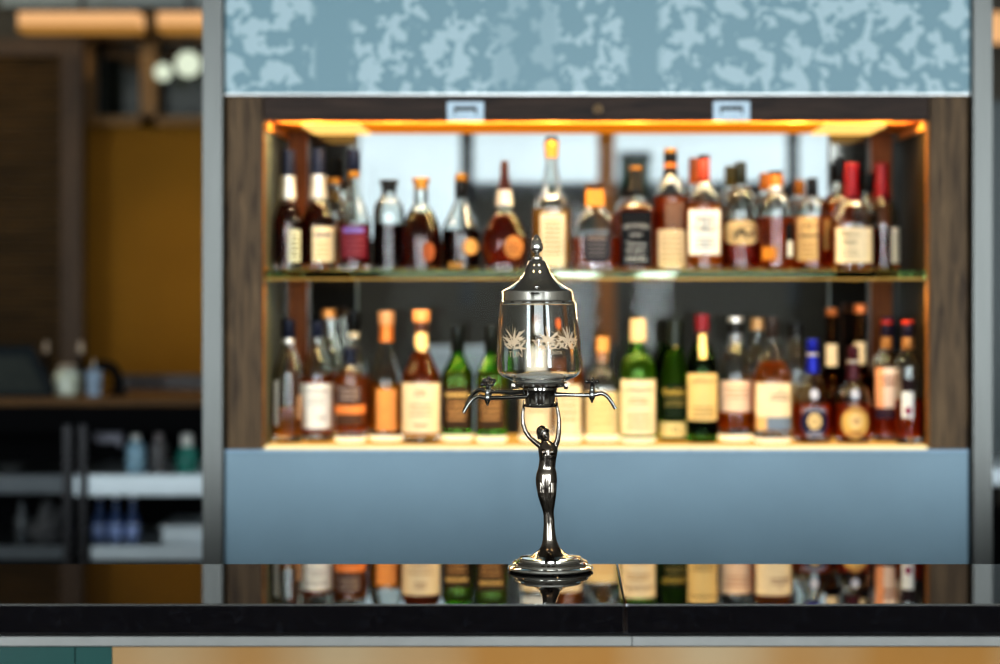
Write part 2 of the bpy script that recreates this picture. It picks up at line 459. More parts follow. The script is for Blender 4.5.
b = Bottle(504.5, 22.5, 164, 3.4, 206, 243, 'wine', 'U', 4.79, dr=.7, body=[(250, 22.5), (262, 19.5)], base=.85)
build(b, CLEAR, 'deepred', 212, [('cap', foil(40, 12, 16, 0), [(161, 3.6), (162, 4), (176, 4.2), (184, 5.8), (190, 7)]), cyl(190, 7.4, 206, 9.2, 'neck_foil', SILVERF)],
      [('oval_label', paper(196, 130, 74), 0, 19, 236, 259, 'oval')], [('=2', paper(150, 90, 50), 9.5, 247.5, 7, 13)],
      label='onion shaped bottle of red amber brandy with a long dark neck cap', group=GU)
b = Bottle(551.5, 18.6, 142, 5.2, 160, 206, 'bell', 'U', 4.81, n=3.4)
b.k = [(142, 5), (158, 5.4), (176, 7.4), (190, 10.5), (197, 13.5), (201, 17.5), (206, 18.6), (240, 18.6), (b.yb-4, 18.6), (b.yb-1.2, 18.4), (b.yb, 17.4)]
build(b, CLEAR, 'gold', 209, [cyl(137, 6, 141, 6, 'cap_top', BLACKF), ('cap', GOLDF, [(141, 6.6), (142, 7.2), (149, 7.4), (150, 6.6), (158, 6.6)])],
      [('paper_label', CREAM, -11, 13.5, 214, 267, 'rect')], [('=8', paper(190, 150, 110), 1, 238, 34, 19)],
      label='tallest bottle of the upper shelf, golden, gold capped with a cream label', group=GU)
b = Bottle(595, 22, 187, 8.8, 208, 233, 'wine', 'U', 4.79, n=4, dr=.75)
build(b, CLEAR, 'bourbon', 238, [cyl(183, 9.8, 189, 10, 'cap', foil(52, 34, 24, 0)), cyl(189, 9.4, 207, 9.5, 'neck_label', paper(210, 140, 70))],
      [('grey_label', paper(62, 58, 62), -12.5, 15.5, 233, 263, 'shield')], [('=1', paper(160, 140, 130), 1.5, 238, 3, 18), ('=4', paper(120, 112, 112), 1.5, 249, 14, 18)],
      label='square shouldered decanter with a dark grey shield label and thick clear base', group=GU)
b = Bottle(635.5, 17.8, 170, 6, 196, 211, 'slope', 'U', 4.80, n=5, dr=.95)
build(b, CLEAR, 'bourbon', 203, [cyl(166.5, 6.9, 170, 6.9, 'cap_top', GOLDF), ('cap', BLACKF, [(170, 6.6), (185, 6.6), (187, 7.6), (193, 7.8), (196, 7)])],
      [('black_label', BLACKP, -15.5, 15.8, 211.5, 266, 'rect')],
      [("JACK DANIEL'S", WHITEINK, 0, 226.5, 5, 26, 1.6), ('Old No.7', WHITEINK, 0, 235, 4, 12), ('Tennessee', WHITEINK, 0, 244, 4.5, 20), ('WHISKEY', WHITEINK, 0, 251, 4, 21), ('=2', WHITEINK, 0, 259, 4, 22)],
      label='square bourbon bottle with a black label, white lettering and black cap', group=GU)
b = Bottle(670.5, 16.6, 152, 5.6, 172, 198, 'wine', 'U', 4.815)
build(b, CLEAR, 'bourbon', 196, [cyl(148.5, 6.5, 153, 6.6, 'cap_top', GOLDF), cyl(153, 6.8, 163, 6.6, 'cap', BLACKF), cyl(163, 6.6, 168, 6.6, 'gold_band', foil(190, 110, 50, .4)), cyl(168, 6.8, 176, 7.2, 'neck_foil', BLACKF)],
      [('paper_label', paper(226, 200, 160), -13, 15, 230, 268, 'rect'), ('picture_label', paper(110, 84, 72), -6, 13, 202, 229, 'rect')], [('=6', paper(180, 150, 115), 1, 249, 28, 22)],
      label='amber bottle with black and gold neck, picture above a cream label', group=GU)
b = Bottle(704, 16.6, 158, 5.2, 180, 204, 'wine', 'U', 4.79)
build(b, CLEAR, 'amber', 203, [cyl(155, 5.8, 159, 5.8, 'cap', BLACKF), cyl(159, 5.5, 183, 5.8, 'neck_strip', foil(150, 62, 46, 0))],
      [('paper_label', WHITE, -15.5, 15.8, 210, 255, 'rect')], [('WILD', INK, 0, 220, 7, 19), ('TURKEY', INK, 0, 229, 7, 24), ('=3', paper(150, 140, 130), 0, 243, 10, 18)],
      label='amber bottle with white label in heavy black capitals and red-brown neck', group=GU)
b = Bottle(740.5, 18.5, 165, 4.8, 184, 214, 'round', 'U', 4.82)
build(b, CLEAR, 'deepred', 219, [cyl(162, 5.6, 184, 6, 'cap', foil(30, 32, 24, 0))],
      [('tan_label', paper(206, 176, 130), -16.5, 16.5, 221, 245, 'shield')], [('=3', paper(120, 44, 44), 0, 253, 10, 24)],
      label='round shouldered bottle with an animal picture on a torn-edged tan label', group=GU)
# the animal printed on that label
bt = b
def animal_print(bt, root):
    pts = [(-9, 241), (-8.4, 236), (-8, 231), (-5, 228), (0, 227), (3, 224.5), (7, 224.5), (10, 227.5), (12.5, 231), (12, 235.5), (9, 237), (6, 235), (5.6, 240.5), (3.8, 240.5), (3, 236), (-3.5, 235.5), (-5.6, 241), (-7, 241), (-7.4, 237.5)]
    bm = bmesh.new(); bm.faces.new([bm.verts.new(bt.front(x, y, .0013)) for x, y in pts])
    for f in bm.faces:
        f.normal_update()
        if f.normal.y > 0: f.normal_flip()
    o = link('animal_print', bm, paper(96, 84, 66), root, normals=False)
animal_print(bt, [o for o in COL.objects if o.name.startswith('liquor_bottle') and o.type == 'EMPTY'][-1])
b = Bottle(776, 17, 174, 6, 192, 212, 'round', 'U', 4.79)
build(b, CLEAR, 'bourbon', 217, [cyl(171, 6.9, 174, 6.9, 'cap_top', BLACKF), cyl(174, 6.6, 186, 6.8, 'cap', foil(176, 106, 46, .3)), cyl(186, 6.9, 191, 7, 'neck_ring', SILVERF)],
      [('orange_label', paper(196, 126, 50), -15, 0, 247, 260, 'rect'), ('black_strip', BLACKP, 8, 16.2, 224, 258, 'rect'), ('white_patch', WHITE, 10, 15.6, 241, 257, 'rect', .0012)], [],
      label='amber bottle with an orange cap, small orange label and black side strip', group=GU)
b = Bottle(812, 18.5, 181, 4.8, 196, 213, 'round', 'U', 4.82)
build(b, CLEAR, 'bourbon', 216, [cyl(178, 5.3, 196, 6, 'cap', BLACKF)],
      [('tan_label', paper(214, 176, 122), -16.5, 3.5, 218, 261, 'rect'), ('side_label', paper(150, 112, 66), 10, 17.4, 219, 250, 'rect')], [('101', INK, -5, 226, 8, 13), ('=1', INK, -5, 236, 2.5, 16), ('=4', paper(170, 130, 85), -5, 250, 16, 14)],
      label='broad bourbon bottle with tan label bearing three tall black numerals', group=GU)
for (c, Y, lab, lx, ltx, txt) in ((851.5, 4.79, 'red wax capped bottle with a broad cream front label', (-17.5, 19.3), CREAM, True), (881.5, 4.87, 'red wax capped bottle with its white label turned right, by the dark wall', (8, 17.3), WHITE, False)):
    w = 20 if txt else 17.5
    b = Bottle(c, w, 166, 5, 188, 224, 'wine', 'U', Y, n=3 if txt else 2)
    b.k = [(166, 5), (186, 5.6), (200, 9.5), (207, 14.5), (214, w*.9), (224, w), (b.yb-4, w), (b.yb-1.2, w*.985), (b.yb, w*.93)]
    build(b, CLEAR, 'cognac' if not txt else 'bourbon', 227, [('wax_cap', REDWAX, [(163, 6.6), (164, 7.2), (168, 7), (180, 7), (194, 7.8), (199, 8.4), (203, 9.4)])],
          [('paper_label', ltx, lx[0], lx[1], 228, 263, 'rect')], [("Maker's", INK, -4, 234, 6, 18), ('Mark', INK, -4, 242, 6, 13), ('=2', paper(180, 160, 130), -4, 253, 7, 16)] if txt else [('=4', paper(180, 180, 170), 13, 246, 22, 6)],
          label=lab, group=GU)

# ---- upper shelf, second row; some are reflections built as bottles, warm light in cap colours
def plain(c, w, top, neck, sh0, sh1, style, row, Y, gl, liq, lev, capmat, capy, label, labels=(), texts=(), capr=None, n=2.0):
    b = Bottle(c, w, top+2, neck, sh0, sh1, style, row, Y, n=n)
    return build(b, gl, liq, lev, [cyl(top, capr or neck+1, capy, (capr or neck+1)*1.03, 'cap', capmat)], labels, texts, label=label, group=GUR if row == 'U' else GLR)
plain(334, 15.5, 178, 5.2, 192, 215, 'round', 'U', 4.925, CLEAR, 'amber', 222, GOLDF, 184, 'clear shouldered bottle with gold flat cap behind the maroon labelled one', capr=7.6)
plain(628, 15, 188, 5.2, 196, 216, 'wine', 'U', 4.935, CLEAR, 'bourbon', 214, BLACKF, 198, 'half hidden bottle behind the square black labelled bourbon')
plain(694.5, 15.5, 158, 4.6, 184, 205, 'wine', 'U', 4.935, CLEAR, 'amber', 205, foil(170, 90, 46, .2), 184, 'reflection built as a brown necked bottle behind the white label with heavy black capitals')
plain(730.5, 16, 166, 4.6, 186, 212, 'round', 'U', 4.95, CLEAR, 'bourbon', 220, foil(86, 76, 40, .2), 186, 'reflection built as an olive capped bottle behind the tan animal picture label')
plain(765.5, 15.5, 173, 5.2, 192, 212, 'round', 'U', 4.935, CLEAR, 'bourbon', 218, foil(170, 100, 40, .3), 190, 'reflection built as a bottle with golden brown cap behind the orange capped one')
plain(799.5, 15.5, 180, 4.8, 196, 214, 'round', 'U', 4.95, CLEAR, 'bourbon', 218, foil(150, 94, 36, .3), 195, 'reflection built as a bottle with short golden cap behind the tan label with numerals')
plain(838.5, 15, 158, 5, 184, 206, 'wine', 'U', 4.935, CLEAR, 'bourbon', 196, BLACKF, 182, 'black capped bottle behind the broad cream label of the red wax one')
plain(868.5, 9.5, 174, 4.2, 194, 212, 'wine', 'U', 4.963, CLEAR, 'cognac', 214, BLACKF, 192, 'slim dark necked bottle between and behind the two red wax caps')

# ---- lower shelf, front row
b = Bottle(288.5, 14.4, 322, 5.2, 348, 377, 'wine', 'L', 4.79)
build(b, CLEAR, 'gold', 408, [cyl(319, 6.3, 338, 6.6, 'cap', NAVYF), cyl(338, 6, 343, 6.4, 'neck_ring', SILVERF)],
      [('white_side_label', WHITE, -14.1, -8.5, 380, 425, 'rect'), ('right_label', paper(150, 120, 96), 9.5, 14, 395, 418, 'rect')], [],
      label='nearly empty clear bottle with navy cap beside the glowing left wall', group=GL)
b = Bottle(317.5, 15.4, 324, 5, 346, 378, 'wine', 'L', 4.83)
build(b, CLEAR, 'bourbon', 378, [cyl(321, 6, 337, 6.3, 'cap', NAVYF)],
      [('paper_label', WHITE, -14.9, 15, 383, 428, 'rect')], [('TALISKER', paper(120, 110, 110), 0, 390, 4, 23), ('=2', paper(190, 185, 178), 0, 400, 6, 18), ('=1', paper(170, 160, 150), 6, 417, 2.5, 8)],
      label='amber bottle with navy cap and a large plain white label', group=GL)
b = Bottle(350.5, 16, 352, 5.4, 364, 378, 'round', 'L', 4.79)
build(b, CLEAR, 'amber', 377, [('stopper', NAVYF, [(347, 6.4), (348, 7), (353, 7), (354, 5.8), (364, 6)])],
      [('smoke_label', paper(74, 52, 46), -13, 13, 384, 404, 'rect'), ('orange_band', paper(236, 140, 76), -15.2, 15.2, 404.5, 413, 'rect'), ('lower_label', paper(88, 60, 44), -13, 13, 413.5, 424, 'rect')], [('=3', paper(180, 160, 150), 0, 393, 12, 20)],
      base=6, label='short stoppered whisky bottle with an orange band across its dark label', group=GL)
b = Bottle(386.5, 17.6, 318, 6.6, 341, 380, 'cone', 'L', 4.835)
build(b, CLEAR, 'gold', 384, [('cap', foil(206, 150, 106, .2), [(311, 7.4), (312, 8.2), (322, 8.2), (325, 7.4)]), cyl(325, 7.2, 342, 7.6, 'neck_foil', foil(190, 110, 48, .3))],
      [('clear_label', paper(226, 150, 84), -9, 11, 388, 430, 'rect')], [],
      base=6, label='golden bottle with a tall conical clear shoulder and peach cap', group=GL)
b = Bottle(421.5, 19.6, 318, 6.2, 348, 380, 'slope', 'L', 4.79)
build(b, CLEAR, 'bourbon', 352, [('cap', foil(206, 138, 84, .2), [(310, 8.2), (311, 9), (321, 9), (323, 7)]), cyl(323, 6.6, 332, 6.8, 'neck_foil', foil(70, 40, 26, .2))],
      [('paper_label', CREAM, -19, 18.6, 382, 432, 'rect'), ('round_seal', paper(232, 198, 140), -8, 9, 332, 351, 'oval')], [('=2', paper(150, 110, 80), 0, 392, 5, 12), ('=3', paper(196, 160, 120), 0, 409, 12, 24), ('=1', paper(170, 130, 90), 0, 424, 2.4, 14)],
      label='whisky bottle with big cream label and a round cream neck seal', group=GL)
for c, Y, lab in ((457.5, 4.83, 'green bottle with black cap and dark label right of the round neck seal'), (491.5, 4.79, 'green bottle with black cap behind the left taps of the fountain')):
    b = Bottle(c, 15.8, 330, 5.4, 352, 376, 'slope', 'L', Y, n=3)
    build(b, GREEN, 'gold', 372, [cyl(326, 6.4, 352, 6.8, 'cap', foil(18, 22, 20, .1))],
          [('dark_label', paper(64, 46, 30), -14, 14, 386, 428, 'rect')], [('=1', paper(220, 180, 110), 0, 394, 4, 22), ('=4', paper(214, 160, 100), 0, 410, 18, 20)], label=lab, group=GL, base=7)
b = Bottle(536, 17.5, 318, 4.6, 332, 348, 'slope', 'L', 4.82)
build(b, CLEAR, 'gold', 392, [cyl(315, 5, 322, 5, 'cap', foil(110, 64, 40, 0)), cyl(322, 5, 334, 5.6, 'neck_foil', SILVERF)],
      [('silver_label', paper(196, 200, 204), -14, 14, 346, 378, 'rect'), ('cream_label', CREAM, -15, 15, 384, 432, 'rect')], [('=3', paper(214, 150, 100), 0, 404, 14, 20)],
      base=7, label='silver and cream labelled bottle seen through the fountain tank', group=GL)
b = Bottle(568.5, 14, 322, 4.6, 340, 366, 'wine', 'L', 4.80)
build(b, CLEAR, 'amber', 358, [cyl(319, 5.2, 327, 5.2, 'cap', foil(226, 110, 50, 0)), cyl(327, 5, 340, 5.2, 'neck_foil', foil(96, 70, 36, .2))],
      [('cream_label', CREAM, -12.5, 12.5, 384, 434, 'rect')], [('=4', paper(214, 160, 110), 0, 408, 24, 18)],
      base=7, label='orange capped bottle with cream label behind the right edge of the tank', group=GL)
b = Bottle(602.5, 18.5, 344, 5.6, 364, 388, 'wine', 'L', 4.83, n=3.5, dr=.9)
build(b, CLEAR, 'pale', 391, [('cork', CORK, [(337, 6), (338, 6.8), (352, 6.8), (353, 5.6), (362, 5.4)])],
      [('cream_label', paper(238, 206, 148), -17, 17, 391, 434, 'rect')], [('=4', paper(222, 178, 120), 0, 412, 22, 24)],
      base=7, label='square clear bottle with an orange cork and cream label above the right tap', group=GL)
b = Bottle(638, 18, 322, 7, 350, 376, 'round', 'L', 4.79)
build(b, GREEN, 'pale', 356, [cyl(318.5, 8, 342, 8.3, 'cap', paper(196, 170, 134))],
      [('paper_label', CREAM, -17.3, 17.2, 379, 434, 'rect')], [('LAPHROAIG', paper(120, 90, 70), 0, 389, 4.5, 27), ('=2', paper(190, 150, 100), 0, 400, 6, 22), ('=3', paper(206, 166, 116), 0, 420, 14, 24)],
      base=5, label='bright green bottle with a cream cap and large cream label', group=GL)
b = Bottle(675, 17.2, 324, 7, 342, 400, 'slope', 'L', 4.852, n=3, dr=.95)
build(b, GREEN, 'pale', 352, [cyl(319.5, 8, 346, 8.3, 'cap', foil(28, 34, 26, .1))],
      [('dark_label', paper(26, 40, 18), -14.5, 14.5, 384, 418, 'shield'), ('cream_band', paper(232, 206, 140), -16.4, 16.4, 421, 436, 'rect'), ('stag_patch', paper(196, 170, 90), -3, 3, 334, 348, 'oval')], [('Glenfiddich', paper(222, 186, 90), 0, 391, 7, 27), ('=2', paper(150, 130, 70), 0, 402, 6, 22), ('12', INK, 0, 428, 6, 6)],
      label='green three-sided bottle with black cap, gold script and cream band', group=GL)
b = Bottle(702, 15.6, 318, 6, 340, 372, 'wine', 'L', 4.79)
build(b, DKGREEN, 'dark', 350, [cyl(314.5, 7.2, 331, 7.2, 'cap', foil(96, 16, 26, .1)), cyl(331, 7, 361, 7.2, 'neck_foil', foil(24, 20, 20, .1))],
      [('paper_label', paper(216, 186, 128), -14.8, 14.8, 373, 420, 'rect'), ('neck_strip', paper(230, 200, 140), -3.5, 3.5, 334, 358, 'rect', .0022)], [('JAMESON', paper(60, 50, 40), 0, 381, 5, 24), ('=3', paper(150, 120, 70), 0, 411, 10, 22)],
      label='dark green bottle with red cap and yellow cream label', group=GL)
b = Bottle(735.5, 17.3, 322, 6, 340, 378, 'wine', 'L', 4.83)
build(b, CLEAR, 'amber', 412, [cyl(317, 8.2, 322, 8.2, 'cap_top', SILVERF), cyl(322, 8, 333, 8, 'cap', BLACKF), cyl(333, 7, 345, 7.2, 'neck_foil', foil(120, 124, 130, .4))],
      [('paper_label', paper(236, 202, 172), -16.4, 16.4, 380, 411, 'rect')], [('=3', paper(190, 140, 110), 0, 392, 11, 24)],
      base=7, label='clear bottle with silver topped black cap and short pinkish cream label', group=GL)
b = Bottle(772, 19, 320, 5, 342, 380, 'slope', 'L', 4.79, n=2.6)
build(b, CLEAR, 'amber', 362, [cyl(317, 6, 338, 6.4, 'cap', foil(40, 34, 34, .1))],
      [('paper_label', CREAM, -17.2, 18, 382, 416, 'rect'), ('blue_strip', paper(120, 134, 152), -7, 17.6, 416.5, 429, 'rect'), ('tan_strip', paper(216, 176, 120), -17, -7.2, 416.5, 429, 'rect')], [('THE', paper(130, 100, 80), 6, 389, 2.4, 6), ('=2', paper(150, 110, 90), 6, 396, 6, 18)],
      base=5, label='amber bottle with cream label over a grey-blue strip', group=GL)
# the two ornate round-label bottles
for c, w, top, neckmat, lab, lm, tm in ((812.5, 19, 339, foil(26, 34, 140, .4), 'round shouldered bottle with bright blue neck foil and navy oval label', paper(36, 34, 62), paper(196, 196, 214)),
                                        (853, 18, 346, foil(58, 18, 28, .3), 'round shouldered bottle with maroon neck foil and gold oval label', paper(206, 166, 96), paper(120, 40, 44))):
    Y = 4.79
    b = Bottle(c, w, top+3, 5, top+31, 402, 'wine', 'L', Y, body=[(430, w*1.0)])
    b.k = [(top+3, 5), (top+33, 5.8), (top+40, 8.6), (384, 11.5), (392, 15), (402, w*.95), (412, w), (b.yb-4, w), (b.yb-1.2, w*.985), (b.yb, w*.9)]
    build(b, CLEAR, 'red', 404, [cyl(top, 5.8, top+14, 6, 'cap', neckmat), cyl(top+14, 6.3, top+17, 6.3, 'neck_ring', SILVERF), cyl(top+17, 6, top+34, 7.4, 'neck_foil', neckmat)],
          [('oval_label', lm, -13.5, 13.5, 405, 438, 'oval'), ('inner_oval', paper(226, 196, 140), -7, 7, 412, 428, 'oval', .0011), ('crest', paper(160, 166, 190), -4.5, 4.5, 388, 399, 'oval')],
          [('CHIVAS REGAL', tm, 0, 408, 4.6, 24, 1.3), ('12' if c < 830 else '18', lm if c < 830 else tm, 0, 420, 7, 7), ('=2', tm, 0, 433, 5, 16)], label=lab, group=GL)
for c, Y, w, lab, k in ((886.5, 4.83, 14.6, 'dark capped bottle with peach and white upper label near the right wall', 0), (908, 4.745, 13.0, 'rightmost bottle of the lower shelf, clear top, narrow white label', 1)):
    b = Bottle(c, w, 325, 4.8, 349, 368, 'wine', 'L', Y)
    labs = [('upper_label', paper(226, 206, 196), -5, 12.5, 367, 407, 'rect'), ('peach_part', paper(232, 160, 116), -12.5, -5.1, 367, 407, 'rect'), ('dark_band', paper(60, 40, 54), -12.5, 12.5, 407.5, 418, 'rect')] if k == 0 else \
           [('white_label', WHITE, -8, 3.5, 391, 417, 'rect'), ('dark_top', paper(36, 22, 26), -8, 3.5, 379, 390.6, 'rect'), ('round_mark', paper(150, 60, 90), -5.5, 1.5, 406, 414, 'oval', .0012)]
    tx = [('=1', paper(150, 100, 80), 2, 377, 3.5, 17), ('=1', paper(150, 100, 80), 1, 383, 3.5, 12)] if k == 0 else []
    build(b, CLEAR, 'red', 408 if k == 0 else 400, [cyl(320.5, 6.2, 324, 6.2, 'cap_top', foil(176, 50, 30, .1)), cyl(324, 6, 337, 6, 'cap', foil(36, 28, 44, .2)), cyl(337, 5.8, 349, 6, 'neck_foil', foil(170, 120, 70, .3))], labs, tx, label=lab, group=GL)

# ---- lower shelf, second row; the brown glass ones are reflections built as bottles
plain(329, 15, 309, 5.5, 336, 370, 'wine', 'L', 4.92, CLEAR, 'amber', 372, foil(196, 130, 66, .3), 318, 'golden capped bottle behind the large plain white label', capr=7.4)
plain(354, 14.5, 311, 5.2, 342, 372, 'wine', 'L', 4.968, CLEAR, 'amber', 374, BLACKF, 331, 'dark capped bottle with pale ring behind the orange banded one', [('neck_band', CREAM, -5, 5, 332, 338, 'rect', .0014)], capr=6.4)
plain(667, 15, 319, 6.2, 346, 378, 'wine', 'L', 4.94, DKGREEN, 'dark', 360, foil(22, 26, 20, .1), 342, 'very dark green bottle behind the green three-sided one')
plain(757, 14.5, 318, 5.4, 342, 374, 'wine', 'L', 4.95, CLEAR, 'amber', 376, foil(206, 160, 110, .2), 330, 'tan capped bottle behind the grey-blue striped label', capr=6.6)
plain(795.5, 15.5, 323, 6, 340, 374, 'wine', 'L', 4.94, CLEAR, 'pale', 384, BLACKF, 336, 'clear bottle with wide black cap behind the blue neck foil', capr=8.2)
plain(831.5, 13.5, 308, 5.4, 366, 386, 'wine', 'L', 4.945, BROWNGLASS, 'bourbon', 372, foil(190, 110, 56, .2), 316, 'reflection built as a brown bottle with cream neck paper between the two oval labels', [('neck_paper', CREAM, -6, 6, 344, 366, 'rect', .0010)], capr=6)
plain(860, 12.8, 304, 5.8, 366, 386, 'wine', 'L', 4.945, BROWNGLASS, 'bourbon', 372, foil(216, 120, 60, .2), 313, 'reflection built as a brown bottle with orange cap and cream neck paper behind the gold oval', [('neck_paper', CREAM, -6, 6, 342, 364, 'rect', .0010)], capr=6.6)
plain(888, 12.5, 318, 5.4, 352, 374, 'wine', 'L', 4.945, CLEAR, 'cognac', 366, foil(26, 34, 90, .2), 350, 'bottle with long navy neck behind the peach and white label', capr=6.4)

# ------------------------------------------------------------------ the back-bar cabinet
XL, XR = WX(262.5, D), WX(929.5, D)          # niche opening
CAB = thing('back_bar_cabinet', (WX(596, D), D, 0), 'blue-grey back bar cabinet with walnut framed lit bottle niche', 'cabinet')
zt = WZ(-70, D)
o = boxo('upper_panel', WX(225.5, D), WX(969.5, D), D-.012, D+.35, WZ(94, D), zt, leaf_panel(), CAB, .002); o['label'] = 'blue-grey panel with frosted leaf pattern'
boxo('panel_edge', WX(225.5, D), WX(969.5, D), D-.0135, D+.02, WZ(95.6, D), WZ(94, D), SILVERF, CAB)
boxo('lower_panel', WX(225.5, D), WX(967.5, D), D-.012, D+.44, .12, WZ(451.6, D), BLUEPANEL, CAB, .002)
boxo('panel_edge', WX(225.5, D), WX(967.5, D), D-.0135, D+.02, WZ(451.4, D), WZ(449.2, D), pbr('pale_blue_edge', srgb(150, 178, 205), .3), CAB)
boxo('plinth', WX(230, D), WX(962, D), D+.04, D+.42, 0.001, .118, SLOT, CAB)
for x0, x1 in ((226, 262.2), (930, 968)):
    boxo('upright_board', WX(x0, D), WX(x1, D), D, D+.44, WZ(449, D), WZ(96, D), WALNUT, CAB, .0015)
boxo('top_rail', XL+.0005, XR-.0005, D+.004, D+.03, WZ(120.6, D), WZ(96, D), WALNUT_H, CAB, .0015)
# lit edges of the frame
EDGE = emit('warm_edge_glow', (1, .42, .06), .55, .2, 3)
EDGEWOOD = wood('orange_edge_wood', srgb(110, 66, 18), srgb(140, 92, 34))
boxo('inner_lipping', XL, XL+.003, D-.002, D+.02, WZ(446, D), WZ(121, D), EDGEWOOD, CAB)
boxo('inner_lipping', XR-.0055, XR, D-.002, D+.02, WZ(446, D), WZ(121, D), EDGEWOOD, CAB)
# interior
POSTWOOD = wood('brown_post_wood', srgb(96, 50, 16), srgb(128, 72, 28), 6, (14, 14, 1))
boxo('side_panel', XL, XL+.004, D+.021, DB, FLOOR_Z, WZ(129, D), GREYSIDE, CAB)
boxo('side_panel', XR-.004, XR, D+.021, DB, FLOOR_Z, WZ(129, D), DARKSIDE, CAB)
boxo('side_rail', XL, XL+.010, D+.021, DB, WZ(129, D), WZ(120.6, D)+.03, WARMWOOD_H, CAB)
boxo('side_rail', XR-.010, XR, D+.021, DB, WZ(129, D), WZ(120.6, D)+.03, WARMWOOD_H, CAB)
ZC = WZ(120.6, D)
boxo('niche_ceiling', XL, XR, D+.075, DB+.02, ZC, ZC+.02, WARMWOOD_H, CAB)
boxo('corner_post', WX(290, DB), WX(309, DB), DB-.035, DB-.003, FLOOR_Z, ZC-.001, POSTWOOD, CAB, .001)
boxo('corner_post', WX(869, DB), WX(890, DB), DB-.035, DB-.003, FLOOR_Z, ZC-.001, POSTWOOD, CAB, .001)
boxo('smoked_mirror', XL, WX(356, DB), DB, DB+.006, FLOOR_Z, ZC-.001, TINTMIRROR, CAB)
boxo('smoked_mirror', WX(830, DB), XR, DB, DB+.006, FLOOR_Z, ZC-.001, TINTMIRROR, CAB)
boxo('mirror_edge', WX(356, DB), WX(358, DB), DB-.002, DB+.006, FLOOR_Z, ZC-.001, pbr('grey_mirror_edge', srgb(110, 116, 118), .5, 0, spec=.2), CAB)
boxo('mirror_edge', WX(828, DB), WX(830, DB), DB-.002, DB+.006, FLOOR_Z, ZC-.001, pbr('grey_mirror_edge', srgb(110, 116, 118), .5, 0, spec=.2), CAB)
boxo('back_pane', WX(358, DB)+.001, WX(828, DB)-.001, DB, DB+.006, FLOOR_Z+.001, ZC-.001, PANE, CAB)
LAMP = emit('warm_lamp_diffuser', (1, .58, .16), 1.5, .25, 3)
boxo('ceiling_lamp', WX(297, D), WX(357, D), D+.078, DB-.04, ZC-.008, ZC-.0005, LAMP, CAB, .002)
boxo('ceiling_lamp', WX(829, D), WX(892, D), D+.078, DB-.04, ZC-.008, ZC-.0005, LAMP, CAB, .002)
boxo('ceiling_glow_strip', WX(357.5, D), WX(828.5, D), D+.076, DB-.002, ZC-.003, ZC-.0003, emit('orange_ceiling_glow', (1, .30, .015), .72, .25, 5), CAB)['label'] = 'niche ceiling strip with its orange light put in as glow'  # warm light on the ceiling wood, put in as emission
# glowing floor of the niche and the glass shelf
GLOW = bpy.data.materials.new('warm_light_box'); GLOW.use_nodes = True
nt = GLOW.node_tree; nt.nodes.remove(nt.nodes['Principled BSDF'])
tc = nt.nodes.new('ShaderNodeTexCoord'); sx = nt.nodes.new('ShaderNodeSeparateXYZ'); nt.links.new(tc.outputs['Object'], sx.inputs[0])
mr = nt.nodes.new('ShaderNodeMapRange'); mr.inputs['From Min'].default_value = D+.02; mr.inputs['From Max'].default_value = D+.06
nt.links.new(sx.outputs['Y'], mr.inputs['Value'])
cr = nt.nodes.new('ShaderNodeValToRGB'); cr.color_ramp.elements[0].color = (1.0, .80, .42, 1); cr.color_ramp.elements[1].color = (1.0, .50, .10, 1)
st = nt.nodes.new('ShaderNodeMapRange'); st.inputs['To Min'].default_value = 1.2; st.inputs['To Max'].default_value = .8
nt.links.new(mr.outputs[0], cr.inputs['Fac']); nt.links.new(mr.outputs[0], st.inputs['Value'])
e = nt.nodes.new('ShaderNodeEmission'); nt.links.new(cr.outputs['Color'], e.inputs['Color']); nt.links.new(st.outputs[0], e.inputs['Strength'])
nt.links.new(e.outputs[0], nt.nodes['Material Output'].inputs['Surface'])
boxo('light_box', XL+.004, XR-.004, D+.002, DB, FLOOR_Z-.006, FLOOR_Z, GLOW, CAB, .001)
boxo('glass_shelf', XL+.0045, XR-.0085, D+.006, DB-.036, WZ(279.5, D), SHELF_Z, SHELFGLASS, CAB, .0015)
boxo('shelf_edge_strip', XL+.0045, XR-.0085, D+.003, D+.0058, WZ(280, D), WZ(278, D), foil(130, 96, 40, .6), CAB)
for px in (265.5, 834): # shelf pegs
    bm = bmesh.new(); ball(bm, (WX(px, D), D+.004, WZ(269.5, D)+.001), .0045); link('shelf_peg', bm, GOLDF, CAB)
# flush pull handles and the lock
for x0, x1, y0, y1 in ((447, 484, 101.5, 121.5), (713, 750, 101, 121)):
    h = boxo('pull_handle', WX(x0, D), WX(x1, D), D-.004, D+.0035, WZ(y1, D), WZ(y0, D), HANDLE, CAB, .0012)
    fr = boxo('handle_slot', WX(x0+7, D), WX(x1-7, D), D-.0046, D-.0005, WZ(y1-6.5, D), WZ(y0+5, D), SLOT, h, .0008)
    fr = boxo('handle_lip', WX(x0+9, D), WX(x1-9, D), D-.0056, D-.002, WZ(y1-6.5, D), WZ(y1-10.5, D), HANDLE, h, .0005)
bm = bmesh.new(); loft(bm, [[Vector((WX(598, D)+r*math.cos(t*math.pi/12), D+y, WZ(109, D)+r*math.sin(t*math.pi/12))) for t in range(24)] for r, y in ((.012, .003), (.012, -.002), (.0105, -.004), (.006, -.004), (.005, -.002))])
link('lock', bm, foil(112, 92, 70, .8), CAB)
for x0, x1 in ((204.5, 224.6), (970.5, 990)):
    boxo('steel_post', WX(x0, D), WX(x1, D), D-.03, D+.04, 0.001, zt, STEEL, CAB, .001)

